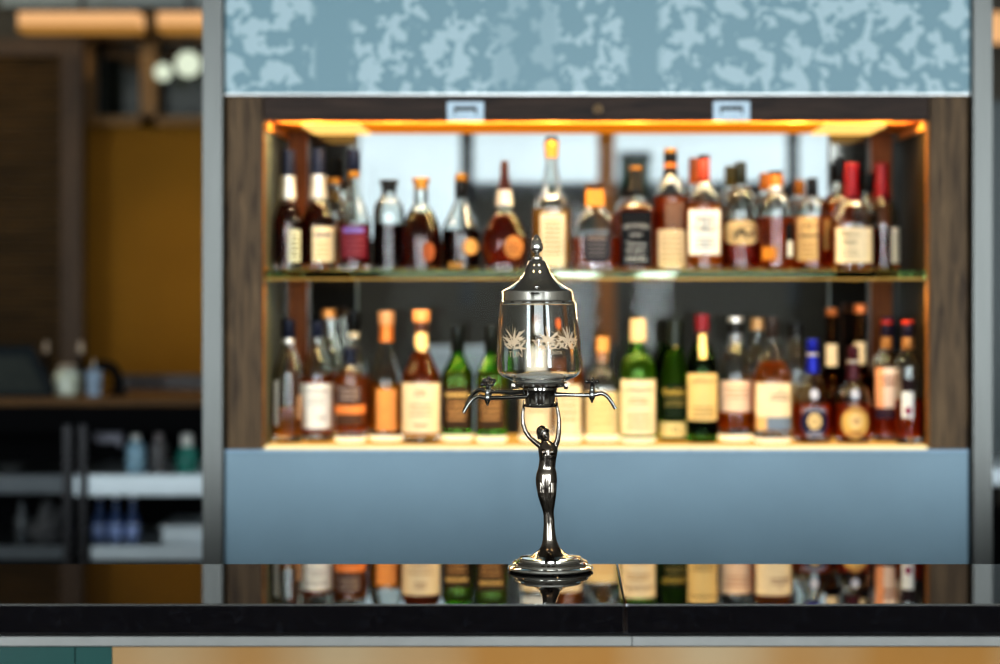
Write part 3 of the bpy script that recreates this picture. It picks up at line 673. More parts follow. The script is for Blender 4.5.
# ------------------------------------------------------------------ the bar counter
YN, YF = 3.066, 3.498; BZ = 1.10
XS = WX(617.2, YF)
BAR = thing('bar_counter', (0, (YN+YF)/2, 0), 'polished black granite bar counter with steel strip and bronze front', 'bar counter')
GR = granite()
zl = WZ(634.5, YN)
boxo('granite_slab', -2.6, XS-.0007, YN, YF, zl, BZ, GR, BAR, .0022)
boxo('granite_slab', XS+.0007, 2.4, YN, YF, zl, BZ, GR, BAR, .0022)
TR = pbr('trim_steel', (.20, .195, .185), .38, .7, .05, 30)
YT = YN+.004; XT = WX(632, YN)
boxo('steel_strip', -2.6, XT-.0005, YT, YT+.02, WZ(646.5, YT), WZ(636.6, YT), TR, BAR, .001)
boxo('steel_strip', XT+.0005, 2.4, YT, YT+.02, WZ(646.5, YT), WZ(636.6, YT), TR, BAR, .001)
BR = bronze_front(); TEAL = pbr('teal_glass', srgb(22, 66, 62), .25, 0, .15, 5)
YP = YT+.006
boxo('front_panel', -2.6, WX(74.5, YP), YP, YP+.02, .1, WZ(647, YP), TEAL, BAR)['label'] = 'dark teal front panel'
boxo('front_panel', WX(75.5, YP), WX(112, YP), YP, YP+.02, .1, WZ(647, YP), TEAL, BAR)['label'] = 'dark teal front panel'
boxo('front_panel', WX(112.4, YP), 2.4, YP, YP+.02, .1, WZ(647, YP), BR, BAR)['label'] = 'bronze front panel'
boxo('carcass', -2.6, 2.4, YP+.0205, YF-.03, .002, zl-.0005, SLOT, BAR)

# ------------------------------------------------------------------ the absinthe fountain
YD = 3.424; SD = S(YD)
fx, fz = WX(550.5, YD), BZ + .0004
FT = thing('absinthe_fountain', (fx, YD, fz), 'silver absinthe fountain with glass tank held up by a nude figure', 'drink dispenser')
def fp(px, py, dy=0): return Vector((WX(px, YD), YD + dy/SD, WZ(py, YD)))
def cxu(py): return 540.0 - (397-py)*.022     # the upper part leans a touch
def lathe(name, keys, mat, parent, cxf=cxu, seg=64, closed=True, mod=None, sharp=30, sub=1):
    bm = bmesh.new(); rs = []
    for i, (r, y) in enumerate(keys):
        c = fp(cxf(y), y); rs.append(ring(c.x, c.y, c.z, max(r, .02)/SD, None, 2, seg, (lambda t, y=y: mod(t, y)) if mod else None))
    loft(bm, rs)
    o = link(name, bm, mat, parent, sharp=sharp)
    return o
def sub(o, par):
    o.parent = par; o.matrix_parent_inverse = Matrix.Identity(4)
    return o
zb = lambda y: y
lathe('base', [(r_, y_-1.75) for r_, y_ in [(39.5, 571.8), (42, 571), (43, 569.6), (42.4, 567.8), (40, 566.6), (37.5, 566.2), (37, 565), (38, 563.8), (36.5, 562.6), (34, 562.3), (33.4, 561.2),
               (31.5, 561), (31.3, 559.4), (30.4, 558.7), (27, 558.3), (20, 558), (14, 557.6), (11, 557.5)]], CHROME, FT, lambda y: 550.5)
# figure: one continuous skin
def figure():
    bm = bmesh.new()
    secs = [(556.6, 550.4, 21, 21, 0), (554.6, 550.4, 16, 16, 0), (550, 550.2, 10.6, 10.4, 0), (544.5, 550, 7.7, 7.5, 0), (539, 549.6, 6.3, 6.1, 0), (533, 549.3, 5.7, 5.4, 0), (522, 549, 4.9, 4.8, 0), (513, 548.6, 4.6, 4.8, 0),
            (506, 548, 5.8, 5.6, -.3), (498, 547.2, 7.8, 6.6, -.6), (489, 546.6, 9.2, 7.6, -.4), (480, 546.4, 9.8, 8.2, .2), (474, 546.5, 9.3, 7.6, .2), (467, 547, 7.8, 6, 0), (461, 547.6, 7.7, 5.8, -.4), (455, 548, 8.3, 6.4, -.6),
            (450, 548, 8.9, 6.4, -.4), (446, 547.8, 8.8, 5.4, 0), (442.5, 547, 6.2, 4.2, .3), (439.5, 546, 3.1, 3, .4), (435, 544.8, 2.6, 2.8, 0)]
    K = [(s[0],) + s[1:] for s in reversed(secs)]
    rs = []
    ys = [435 + i*(556.6-435)/72 for i in range(73)]
    for y in ys:
        v = [pchip([(k[0], k[j]) for k in K], y) for j in (1, 2, 3, 4)]
        c = fp(v[0], y, v[3]); f_ = 1.1 if y > 440 else 1
        rs.append(ring(c.x, c.y, c.z, v[1]*f_/SD, v[2]*f_/SD, 2, 32))
    loft(bm, rs)
    q = 1/SD
    # thighs and calves standing a little proud of each other
    for sx, off in ((-1, 0), (1, -.8)):
        pts = [fp(546.6+sx*4.4, 482, -2.4+off), fp(546.9+sx*4.2, 492, -3+off), fp(547.6+sx*3.0, 502, -2.6+off), fp(548.4+sx*2.2, 511, -1.8+off), fp(549+sx*2.0, 520, -1.2), fp(549.3+sx*2, 530, -1), fp(549.6+sx*2.6, 540, -1.5)]
        tube(bm, spline(pts, 4), [r*q for r in [5.4, 5.5, 5.5, 5.5, 5.5, 5.3, 5.1, 4.9, 4.6, 4.3, 4, 3.7, 3.4, 3.3, 3.3, 3.4, 3.5, 3.6, 3.6, 3.5, 3.4, 3.4, 3.4, 3.4, 3.4]], 14)
    for x in (543.6, 551.8): ball(bm, fp(x, 451.5, -5.4), 3.3*q)               # breasts
    ball(bm, fp(540.6, 446, 0), 3.2*q); ball(bm, fp(555.4, 445.4, 0), 3.2*q)    # shoulders
    la = [(540.4, 446, 0, 3.0), (535, 442, -.6, 2.7), (529.5, 437, -1, 2.5), (525.4, 431, -1, 2.3), (523.2, 424, -.6, 2.2), (522.6, 417, -.3, 1.9), (523, 411, 0, 1.6), (523.8, 407.5, 0, 1.7)]
    ra = [(555.6, 445.4, 0, 3.0), (557.6, 440, -.5, 2.8), (558.6, 433, -.8, 2.5), (559, 426, -.8, 2.3), (558.9, 419, -.4, 2.2), (558.2, 412.5, -.2, 1.8), (557.2, 408, 0, 1.6), (556.6, 405.6, 0, 1.7)]
    for arm in (la, ra): tube(bm, [fp(a[0], a[1], a[2]) for a in arm], [a[3]*q for a in arm], 14)
    # hands: palm, four fingers up the cup, thumb to the side
    for hx, hy, s in ((523.6, 406, 1), (556.9, 404, -1)):
        ball(bm, fp(hx, hy, -.4), 1.9*q, (.7, 1.1, 1.25))
        for i, (dy, L) in enumerate(((-2.0, 4.6), (-.8, 5.4), (.5, 5.2), (1.6, 4.2))):
            tube(bm, [fp(hx, hy-.8, dy*.7), fp(hx-.25*s, hy-1-L*.55, dy), fp(hx+.5*s, hy-1-L, dy*1.05)], [.62*q, .55*q, .42*q], 8)
        tube(bm, [fp(hx, hy+.6, -1.4), fp(hx+.3*s, hy-.6, -2.9), fp(hx+1*s, hy-2.4, -3.4)], [.66*q, .6*q, .45*q], 8)
    # head, tipped back to the left
    rot = Euler((R(10), R(-24), R(24)))
    Mh = rot.to_matrix()
    hc = fp(543.6, 434.4, -.6)
    Hk = 1.14
    def hl(x, y, z): return hc + Mh @ (Vector((x, y, z))*q*Hk)
    ball(bm, hc, Hk*q, (5.0, 5.6, 7.6), rot, 24)
    ball(bm, hl(0, -1.4, -3.6), 1*q, (3.6, 4.0, 4.0), rot)            # jaw
    tube(bm, [hl(0, -5.2, 1.0), hl(0, -6.3, -1.2), hl(0, -6.0, -1.7)], [.55*q, .85*q, .7*q], 8)   # nose
    for s in (-1, 1):
        ball(bm, hl(s*1.9, -4.75, .6), .75*q, (1.2, .7, .7), rot, 10) # eyes
        tube(bm, [hl(s*.8, -5.2, 1.9), hl(s*3.1, -4.3, 1.9)], .5*q, 8) # brows
        ball(bm, hl(s*4.9, 0, -.4), 1*q, (.6, 1.0, 1.6), rot, 10)     # ears
    for dz in (-3.1, -3.9): tube(bm, [hl(-1.3, -4.9, dz), hl(0, -5.3, dz), hl(1.3, -4.9, dz)], .42*q, 8)
    o = link('figure', bm, PEWTER, FT)
    rm = o.modifiers.new('skin', 'REMESH'); rm.mode = 'VOXEL'; rm.voxel_size = .00042; rm.use_smooth_shade = True
    sm = o.modifiers.new('soft', 'SMOOTH'); sm.factor = .5; sm.iterations = 4
    o['label'] = 'dark silver nude woman with both arms raised'
    # hair
    bm = bmesh.new()
    ball(bm, hc + Mh @ (Vector((0, 1.4, 1.2))*q), Hk*q, (5.4, 5.5, 7.2), rot, 24)
    ball(bm, hl(0, 5.6, -2.6), 1*q, (3.4, 3, 3.2), rot)
    for s in (-1, 1):
        tube(bm, spline([hl(s*.4, -4.6, 5.6), hl(s*3.4, -3.6, 3.8), hl(s*5.1, -.4, .8), hl(s*4.4, 3.2, -2.8)], 5), 1.25*q, 10)
    h = sub(link('hair', bm, pbr('dark_hair_silver', (.2, .18, .165), .22, 1, .4, 300), FT), o)
    rm = h.modifiers.new('skin', 'REMESH'); rm.mode = 'VOXEL'; rm.voxel_size = .0005; rm.use_smooth_shade = True
figure()
col = lathe('collar', [(13, 407.2), (15.2, 406.8), (15.7, 405.4), (15.2, 404), (14.7, 403.2), (15, 399), (15.9, 393), (16.9, 391), (17.5, 389.6), (17.2, 388.4), (19, 387.8), (23.5, 387), (25.4, 385.2), (25.6, 383.4),
                     (24.6, 382.6), (23, 382.2)], pbr('aged_silver', (.36, .345, .32), .1, 1, .15, 40), FT)
for dx in (-26, 26):
    c = fp(540+dx, 386); 
    bm = bmesh.new(); box(bm, c.x-2.3/SD, c.x+2.3/SD, c.y-3/SD, c.y+3/SD, c.z-3.2/SD, c.z+3.2/SD, 1/SD); sub(link('bracket', bm, PEWTER, FT, sharp=30), col)
# tank
def tank_r(y): return pchip([(303, 38.4), (308, 38.8), (320, 39.9), (345, 41.5), (364, 42.4), (369, 42.2), (373, 40.4), (376.4, 36.8), (378.4, 32)], y)
out = [(26.4, 381.6), (28.6, 380.4)] + [(tank_r(378.4 - (378.4-303)*i/40), 378.4 - (378.4-303)*i/40) for i in range(41)]
inn = [(r-1.5, y if y < 372 else y-1.6*(y-372)/9.6) for r, y in reversed(out)]
prof = out + [(38.2, 302.6), (37.4, 302.6)] + inn
bm = bmesh.new(); rs = []
for r, y in prof + [prof[0]]:
    c = fp(cxu(y), y); rs.append(ring(c.x, c.y, c.z, r/SD, None, 2, 96))
loft(bm, rs, False, False); bmesh.ops.remove_doubles(bm, verts=bm.verts, dist=1e-7)
tank = link('glass_tank', bm, TANKGLASS, FT)
lathe('silver_plate', [(22, 382), (24.2, 381.6), (24.4, 379.6), (23.4, 378.4), (23.8, 376.4), (23, 374.6), (20, 373.8), (12, 373.4), (10, 371.6), (4, 371.2)], pbr('satin_silver', (.80, .79, .77), .3, .35, .05, 40), FT)
# etched garlands, in two clumps with a line of letters below each
def etch():
    m, nt, b_ = nodes('frosted_etching'); noise_tint(nt, b_, (.86, .66, .46), .1, 80); b_.inputs['Roughness'].default_value = .7
    b_.inputs['Alpha'].default_value = .6
    def pt(a, y, off=.35):
        r = (tank_r(y)+off)/SD; c = fp(cxu(y), y)
        return Vector((c.x + r*math.sin(a), c.y - r*math.cos(a), c.z))
    rnd = random.Random(3)
    def leafm(bm, a, y, ang, L, W):
        pr = tank_r(y); left, right = [], []; N = 6; off = .3 + rnd.random()*.25
        for i in range(N+1):
            t = i/N; w = W*math.sin(math.pi*min(1, t*.9+.05))**.8
            dx, dy = math.sin(ang), -math.cos(ang); px_, py_ = L*t*dx, L*t*dy
            left.append(pt(a+(px_-w*dy)/pr, y+py_+w*dx, off)); right.append(pt(a+(px_+w*dy)/pr, y+py_-w*dx, off))
        lv = [bm.verts.new(p) for p in left]; rv = [bm.verts.new(p) for p in right]
        for i in range(N): bm.faces.new((lv[i], lv[i+1], rv[i+1], rv[i]))
    for a0, big in ((-.64, 1), (.22, .8), (.80, .95), (-2.4, 1), (2.5, 1)):
        bm = bmesh.new()
        for k in range(17):
            leafm(bm, a0 + rnd.uniform(-.05, .05), 342 + rnd.uniform(-4, 4), -1.7 + 3.4*k/16, rnd.uniform(9, 18)*big, rnd.uniform(.5, 1.15))
        for k in range(14):
            leafm(bm, a0 + rnd.uniform(-.2, .2), 336 + rnd.uniform(0, 9), rnd.uniform(1.6, 4.7), rnd.uniform(5, 10)*big, .85)
        for sg in (-1, 1):
            for k in range(6): leafm(bm, a0 + sg*(.04+.045*k), 348 - k*k*.3, sg*1.2, 5, .8)
        sub(link('etched_garland', bm, m, FT, normals=False), tank)
    for txt, a0, y, h in (('TUN', -.58, 353, 5.6), ('A TENTA', .34, 351.5, 3.4)):
        bm = bmesh.new()
        vs, fs = text_geo(txt)
        h0 = max(v[1] for v in vs)-min(v[1] for v in vs); mx = (max(v[0] for v in vs)+min(v[0] for v in vs))/2
        bv = [bm.verts.new(pt(a0 + (v[0]-mx)/h0*h/tank_r(y), y - v[1]/h0*h + h/2)) for v in vs]
        for f in fs:
            try: bm.faces.new([bv[i] for i in f])
            except ValueError: pass
        sub(link('etched_letters', bm, m, FT, normals=False), tank)
etch()
lid = lathe('lid', [(36, 303.2), (37.2, 302.6), (37.4, 301.2), (35.6, 300.4), (35.2, 299), (35.2, 292.2), (34.8, 290.6), (33.4, 289.2), (31.5, 288.4), (26, 285.4), (21, 282), (18, 279.2), (15.6, 275.8),
                  (13.4, 271.6), (11.4, 267), (9.9, 263), (8.2, 260.8), (5.8, 259.8), (5.4, 258.8), (5.5, 257.6), (4.8, 256.8), (2.8, 256.4), (2.3, 255)], CHROME, FT, seg=80, sharp=28)
fin = lathe('finial', [(2.2, 256), (2.1, 254.4), (2.4, 253), (3.4, 252.4), (5.2, 251), (6.1, 249.4), (6.4, 247.4), (6.2, 245), (5.6, 242.4), (4.6, 239.8), (3.2, 237.2), (1.8, 235.4), (.5, 234.5)], CHROME, FT, seg=48,
            mod=lambda t, y: 1 + (.05*math.cos(7*t + (y-234)*1.4) if y < 252 else 0), sharp=None)
sub(fin, lid)
# taps
def tap(az, sc_, dz, hd=0):
    ca, sa = math.cos(az), math.sin(az)
    def tp(r, y, side=0):
        c = fp(540, y + dz)
        return Vector((c.x + (r*ca - side*sa)/SD, c.y + (r*sa + side*ca)/SD, c.z))
    q = 1/SD; k = sc_
    bm = bmesh.new()
    tube(bm, [tp(13, 394.6), tp(22, 394.6), tp(36*k, 395), tp(52*k, 395), tp(58*k, 394)], [2.6*q, 2.2*q, 2.0*q, 2.2*q, 2.3*q], 14)
    tube(bm, spline([tp(57*k, 394), tp(61*k, 393.3), tp(66*k, 395.4), tp(71*k, 401), tp(75.6*k, 409)], 6), [2.35*q - i*.022*q for i in range(25)], 14)
    body = [(1.4, 385), (1.6, 387.6), (2.6, 388.4), (2.4, 390.6), (3.1, 392), (3.4, 395), (3.1, 398), (2.0, 400), (1.2, 401), (1.5, 402.2), (.4, 403)]
    loft(bm, [ring(tp(52*k, y).x, tp(52*k, y).y, tp(52*k, y).z, r*q, None, 2, 20) for r, y in body])
    t = link('tap', bm, pbr('dull_silver', (.22, .215, .205), .14, 1, .15, 50), FT, sharp=40)
    bm = bmesh.new()
    tube(bm, [tp(52*k, 387), tp(52*k, 380+hd)], [1.8*q, 2.0*q], 12)
    for u, v in ((1, 0), (-1, 0), (0, 1), (0, -1)):
        tube(bm, [tp(52*k, 381.6+hd), tp(52*k+u*3.8, 381.4+hd, v*3.8)], [1.8*q, 1.4*q], 10)
        ball(bm, tp(52*k+u*5.2, 381.4+hd, v*5.2), 2.4*q, (1, 1, .95))
    ball(bm, tp(52*k, 378.6+hd), 2.1*q, (1, 1, .8))
    sub(link('tap_handle', bm, pbr('dark_handle_silver', (.10, .095, .09), .2, 1, .2, 50), FT), t)
tap(0, 1.0, 0)
tap(R(180-24), 1.09, -2.2, 2.4)
tap(R(180+24), 1.09, 1.6)

# ------------------------------------------------------------------ the room
YB = 8.2
def ps(name, x0, x1, y0, y1, Y, th, mat, parent=None, bev=0):
    """a box whose front face at depth Y fills these pixels"""
    return boxo(name, WX(x0, Y), WX(x1, Y), Y, Y+th, WZ(y1, Y), WZ(y0, Y), mat, parent, bev)
WX0, WX1, YFRONT, ZCEIL = -4.2, 4.2, -3.0, 3.15
struct(boxo('floor', WX0, WX1, YFRONT, YB+.3, -.1, 0, wood('floor_boards', srgb(40, 30, 24), srgb(64, 48, 36), 3, (1, 9, 1), .4)))
struct(boxo('ceiling', WX0, WX1, YFRONT, YB+.3, ZCEIL, ZCEIL+.1, pbr('ceiling_paint', srgb(150, 146, 138), .8)))
SIDEWALL = pbr('grey_plaster', srgb(160, 154, 144), .7, 0, .06, 2)
DARKWALL = pbr('dark_wall_paint', srgb(52, 46, 40), .6, 0, .08, 3)
struct(boxo('wall_left', WX0-.1, WX0, YFRONT, YB+.3, 0, ZCEIL, SIDEWALL))
struct(boxo('wall_right', WX1, WX1+.1, YFRONT, YB+.3, 0, ZCEIL, SIDEWALL))
struct(boxo('wall_front', WX0, WX1, YFRONT-.1, YFRONT, 0, ZCEIL, DARKWALL))
# back wall built round its openings
OCHRE = pbr('ochre_wall', srgb(140, 98, 32), .8, 0, .1, 2, spec=.1)
DARKOLIVE = pbr('dark_olive_wall', srgb(50, 43, 28), .6, 0, .1, 2)
zB = lambda y: WZ(y, YB); xB = lambda x: WX(x, YB)
bm = bmesh.new(); box(bm, WX0, xB(212), YB, YB+.2, 0, zB(122)); struct(link('wall_back', bm, OCHRE, smooth=False))
bm = bmesh.new()
box(bm, xB(212), WX1, YB, YB+.2, 0, zB(300)); box(bm, xB(794), xB(835), YB, YB+.2, zB(300), zB(272)); box(bm, xB(212), xB(357), YB, YB+.2, zB(300), ZCEIL); box(bm, xB(835), WX1, YB, YB+.2, zB(300), ZCEIL)
box(bm, xB(357), xB(468), YB, YB+.2, zB(300), zB(238)); box(bm, xB(468), xB(794), YB, YB+.2, zB(300), zB(183)); 
box(bm, WX0, WX1, YB, YB+.2, zB(-60), ZCEIL); box(bm, WX0, xB(88), YB, YB+.2, zB(122), zB(-60)); box(bm, xB(88), xB(212), YB, YB+.2, zB(40), zB(-60))
struct(link('wall_back', bm, DARKOLIVE, smooth=False))
FRAME = pbr('dark_window_frame', srgb(34, 36, 38), .5)
BRIGHT = emit('daylit_frosted_glass', (.78, .93, 1.0), 1.02, .3, 1.6)
def window(n, x0, x1, y0, y1, mat):
    w = ps('window_%d' % n, x0, x1, y0, y1, YB+.08, .02, mat); struct(w)
    return w
def bar(w, x0, x1, y0, y1, mat=FRAME):
    o = ps('mullion', x0, x1, y0, y1, YB+.03, .08, mat, None); o.parent = w
window(1, 350, 466, -50, 240, BRIGHT); window(2, 466, 606, -50, 186, BRIGHT); window(3, 606, 794, -50, 186, BRIGHT); w4 = window(4, 794, 838, -50, 274, BRIGHT)
for x0, x1 in ((460, 473), (789, 799)):
    struct(ps('trim_1', x0, x1, -55, 305, YB-.04, .1, FRAME))
struct(ps('trim_2', 470, 792, 182, 194, YB-.03, .08, FRAME))
struct(ps('trim_3', 598, 615, -60, 345, YB-.35, .14, wood('brown_column_wood', srgb(120, 70, 20), srgb(160, 100, 34))))
# things seen through the back pane
t = thing('green_stand_in', (xB(634), YB-.08, zB(188)), 'dark green stand-in blind hanging in the window behind the bottles', 'sheet')  # sheet added for a dark green shape outside the window
ps('green_sheet', 619, 650, 158, 192, YB-.08, .01, pbr('green_cloth', srgb(18, 52, 34), .8), t)
bm = bmesh.new(); tube(bm, [(xB(618), YB-.075, zB(157)), (xB(651), YB-.075, zB(157))], .018); link('roller', bm, FRAME, t)
PALE = pbr('pale_blue_paint', srgb(168, 196, 208), .5, 0, .1, 3); GREYP = pbr('reflected_cloth_grey', srgb(214, 224, 232), .5, 0, .1, 3)
struct(boxo('reflection_block', WX(424, 7.0), WX(498, 7.0), 7.0, 7.12, 0, WZ(347, 7.0), GREYP, None, .01))  # pale block standing in for a reflected white cloth
# left bay: ochre wall with a louvred screen, high window and cove lights
LW = wood('dark_louvre_wood', srgb(66, 50, 28), srgb(96, 72, 40), 4, (1, 8, 8))
FRW = wood('brown_frame_wood', srgb(58, 46, 36), srgb(78, 62, 48))
scn = thing('louvred_screen', (WX(20, 7.9), 7.9, 0), 'tall dark louvred screen at the left edge before the ochre wall', 'screen')
Yl = 7.9
zlo, zhi = 0.001, WZ(38, Yl)
ps('screen_stile', 60, 82, 38, 682, Yl, .06, FRW, scn, .003)
ps('screen_stile', -140, -118, 38, 682, Yl, .06, FRW, scn, .003)
ps('screen_rail', -118, 60, 38, 56, Yl, .06, FRW, scn, .003)
bm = bmesh.new(); z = WZ(56, Yl)
while z > .06:
    r = bmesh.ops.create_cube(bm, size=1)
    M = Matrix.Translation((WX(-29, Yl), Yl+.03, z-.02)) @ Matrix.Rotation(R(35), 4, 'X') @ Matrix.Diagonal((WX(60, Yl)-WX(-118, Yl), .008, .03, 1))
    for v in r['verts']: v.co = M @ v.co
    z -= .042
sl = link('louvre_slats', bm, LW, scn, smooth=False)
ps('backing_board', -118, 60, 56, 680, Yl+.062, .01, pbr('near_black_board', srgb(14, 11, 8), .7), scn)
window(5, 88, 214, 38, 122, pbr('dark_window_glass', srgb(26, 30, 26), .06, 0, .3, 2))
for i, (x0, x1, y0, y1) in enumerate(((82, 92, 36, 125), (140, 156, -60, 125), (92, 214, 116, 125), (92, 214, 34, 41))):
    struct(ps('trim_%d' % (4+i), x0, x1, y0, y1, YB-.05, .1, wood('tan_frame_wood', srgb(110, 82, 50), srgb(140, 106, 66))))
for i, (px, py, r) in enumerate(((188, 64, .05), (163, 72, .034))):
    t = thing('globe_lamp', (WX(px, YB-.12), YB-.12, WZ(py, YB-.12)), ('larger' if i == 0 else 'smaller') + ' pale globe lamp glowing before the high window at left', 'lamp', 'globe lamps at the high window')
    bm = bmesh.new(); ball(bm, (WX(px, YB-.12), YB-.12, WZ(py, YB-.12)), r); link('globe', bm, emit('globe_glow', (.86, .95, .74), .85, .1), t)
    bm = bmesh.new(); tube(bm, [(WX(px, YB-.12), YB-.12, WZ(py, YB-.12)+r*.95), (WX(px, YB-.12), YB-.12, ZCEIL)], .006, 8); link('hanging_rod', bm, FRAME, t)
CG = emit('orange_cove_glow', (1, .56, .26), .9, .25, 6); CG2 = emit('dim_cove_glow', (.8, .40, .10), .5, .2, 6)
for x0, x1, lab in ((18, 139, 'longer orange lit ceiling batten at the upper left'), (157, 215, 'shorter orange lit ceiling batten next to the steel post')):
    t = thing('ceiling_batten', (WX((x0+x1)/2, 7.6), 7.6, WZ(30, 7.6)), lab, 'lamp', 'orange battens under the ceiling')
    boxo('housing', WX(x0, 7.6), WX(x1, 7.6), 7.6, 7.72, WZ(11.8, 7.6), WZ(8, 7.6), FRAME, t)
    boxo('diffuser', WX(x0, 7.6), WX(x1, 7.6), 7.59, 7.71, WZ(25, 7.6), WZ(12, 7.6), CG, t, .006)
    boxo('lower_lip', WX(x0, 7.6), WX(x1, 7.6), 7.585, 7.715, WZ(31, 7.6), WZ(25.2, 7.6), CG2, t, .004)
    boxo('hanger', WX((x0+x1)/2, 7.6)-.01, WX((x0+x1)/2, 7.6)+.01, 7.65, 7.67, WZ(8, 7.6), ZCEIL, FRAME, t)
struct(ps('trim_9', 0, 215, -60, 6, 7.9, .05, pbr('grey_blue_bulkhead', srgb(112, 124, 128), .5)))

# left service counter
YC = 6.3
SV = thing('service_counter', (WX(110, YC), YC, 0), 'dark service counter with wooden ledge and steel shelves at the left', 'counter')
BLK = pbr('matt_black', srgb(14, 14, 16), .7, 0, .1, 10, spec=.05)
LEDGE = wood('ledge_oak', srgb(84, 58, 28), srgb(108, 76, 38), 5, (1, 10, 10))
xa, xb = WX(-160, YC), WX(212, YC)
zt_ = WZ(399, YC)
boxo('ledge', xa, xb, YC, YC+.55, zt_-.022, zt_, LEDGE, SV, .003)
boxo('back_rail', WX(118, YC+.5), WX(212, YC+.5), YC+.5, YC+.54, zt_+.001, zt_+.05, pbr('dark_brown_rail', srgb(44, 30, 26), .5), SV)
boxo('fascia', xa, xb, YC+.004, YC+.05, WZ(432, YC), zt_-.0225, BLK, SV)
boxo('back_board', xa, xb, YC+.5, YC+.55, .01, zt_-.0225, BLK, SV)
SHS = pbr('shelf_steel', (.62, .68, .72), .35, .5, .08, 8)
DSH = pbr('dim_shelf_steel', (.10, .11, .12), .4, .5, .1, 8)  # shelf steel with the dimness of the left ends put into its colour
z1 = WZ(474.5, YC)
boxo('shelf', WX(73, YC), xb, YC, YC+.48, z1-.066, z1, SHS, SV, .004)
boxo('shelf', xa, WX(66, YC), YC, YC+.48, z1-.060, z1, DSH, SV, .004)
z2 = WZ(546, YC)
boxo('shelf', WX(90, YC), xb, YC, YC+.48, z2-.045, z2, SHS, SV, .004)
boxo('shelf', xa, WX(66, YC), YC, YC+.48, z2-.045, z2, DSH, SV, .004)
for x0, x1 in ((63, 71), (79, 86)):
    boxo('upright', WX(x0, YC-.02), WX(x1, YC-.02), YC-.02, YC-.002, .001, WZ(425, YC), pbr('grey_upright', srgb(46, 44, 46), .4, .5), SV)
# till screen
YM = YC+.12
t = thing('till_monitor', (WX(18, YM), YM, zt_), 'dark till screen standing on the left counter', 'monitor')
bm = bmesh.new()
def slab(bm, pts, Y0, th):
    a = [bm.verts.new((WX(x, YM), Y0, WZ(y, YM))) for x, y in pts]; b2 = [bm.verts.new((WX(x, YM), Y0+th, WZ(y, YM))) for x, y in pts]
    n = len(a); bm.faces.new(a); bm.faces.new(b2[::-1])
    for i in range(n): bm.faces.new((a[i], b2[i], b2[(i+1) % n], a[(i+1) % n]))
slab(bm, [(-70, 346), (31, 346), (53, 388), (51, 396.6), (-70, 396.6)], YM, .03); link('casing', bm, pbr('charcoal_plastic', srgb(30, 36, 40), .6, spec=.1), t, smooth=False)
bm = bmesh.new(); slab(bm, [(-66, 355), (28, 356), (46, 392), (-66, 392)], YM-.002, .001); link('screen', bm, pbr('grey_screen', srgb(50, 54, 50), .5, spec=.1), t, smooth=False)
boxo('stand', WX(-40, YM), WX(20, YM), YM+.035, YM+.1, zt_+.001, zt_+.12, BLK, t, .004)
# small things on the ledge
def potlike(name, px, Y, keys, mat, label, cat, z0, group=None, extra=None):
    s = S(Y); t = thing(name, (WX(px, Y), Y, z0), label, cat, group)
    bm = bmesh.new(); loft(bm, [ring(WX(px, Y), Y, z0+.0006+h/s, r/s, None, 2, 24) for r, h in keys]); link('body', bm, mat, t, sharp=40)
    for nm, ks, mt in (extra or []):
        bm = bmesh.new(); loft(bm, [ring(WX(px, Y), Y, z0+.0006+h/s, r/s, None, 2, 24) for r, h in ks]); link(nm, bm, mt, t, sharp=40)
    return t
YJ = YC+.2
potlike('sweet_jar', 67, YJ, [(11, 0), (13, 2), (13.5, 16), (12, 22), (9, 25)], pbr('jar_white', srgb(196, 202, 186), .3, 0, .3, 40), 'round whitish jar on the wooden ledge by the till', 'jar', zt_, extra=[('jar_lid', [(10, 25.2), (10.5, 28), (4, 31)], SILVERF)])
potlike('drinking_glass', 94, YJ-.04, [(6, 0), (7, 1), (8.4, 26)], pbr('bluish_glassware', srgb(150, 168, 188), .15, 0, .3, 60), 'small bluish tumbler right of the whitish jar', 'glass', zt_, extra=[('straw', [(1, 26), (1, 36)], SILVERF)])
for px, hh, lab in ((46, 52, 'slim white tipped bottle close to the till screen'), (81, 52, 'slim white tipped bottle behind jar and tumbler')):
    potlike('slim_bottle', px, YJ+.12, [(4, 0), (4.5, 2), (4.5, 24), (2, 32), (2, 40)], BLK, lab, 'bottle', zt_, 'slim pouring bottles on the ledge', extra=[('spout', [(2.6, 40), (2.8, 46), (1.5, hh)], pbr('pale_spout', srgb(190, 170, 150), .4))])
t = thing('beer_tap', (WX(116, YJ), YJ, zt_), 'curved black tap on the wooden ledge in front of the ochre wall', 'tap')
bm = bmesh.new(); tube(bm, spline([(WX(118, YJ), YJ, zt_+.002), (WX(118, YJ), YJ, zt_+.05), (WX(112, YJ), YJ, zt_+.085), (WX(98, YJ), YJ, zt_+.09), (WX(93, YJ), YJ, zt_+.065)], 6), .016, 14); link('spout', bm, BLK, t)
bm = bmesh.new(); loft(bm, [ring(WX(118, YJ), YJ, zt_+z, r, None, 2, 24) for r, z in ((.03, .0006), (.03, .008), (.02, .014))]); link('foot', bm, BLK, t)
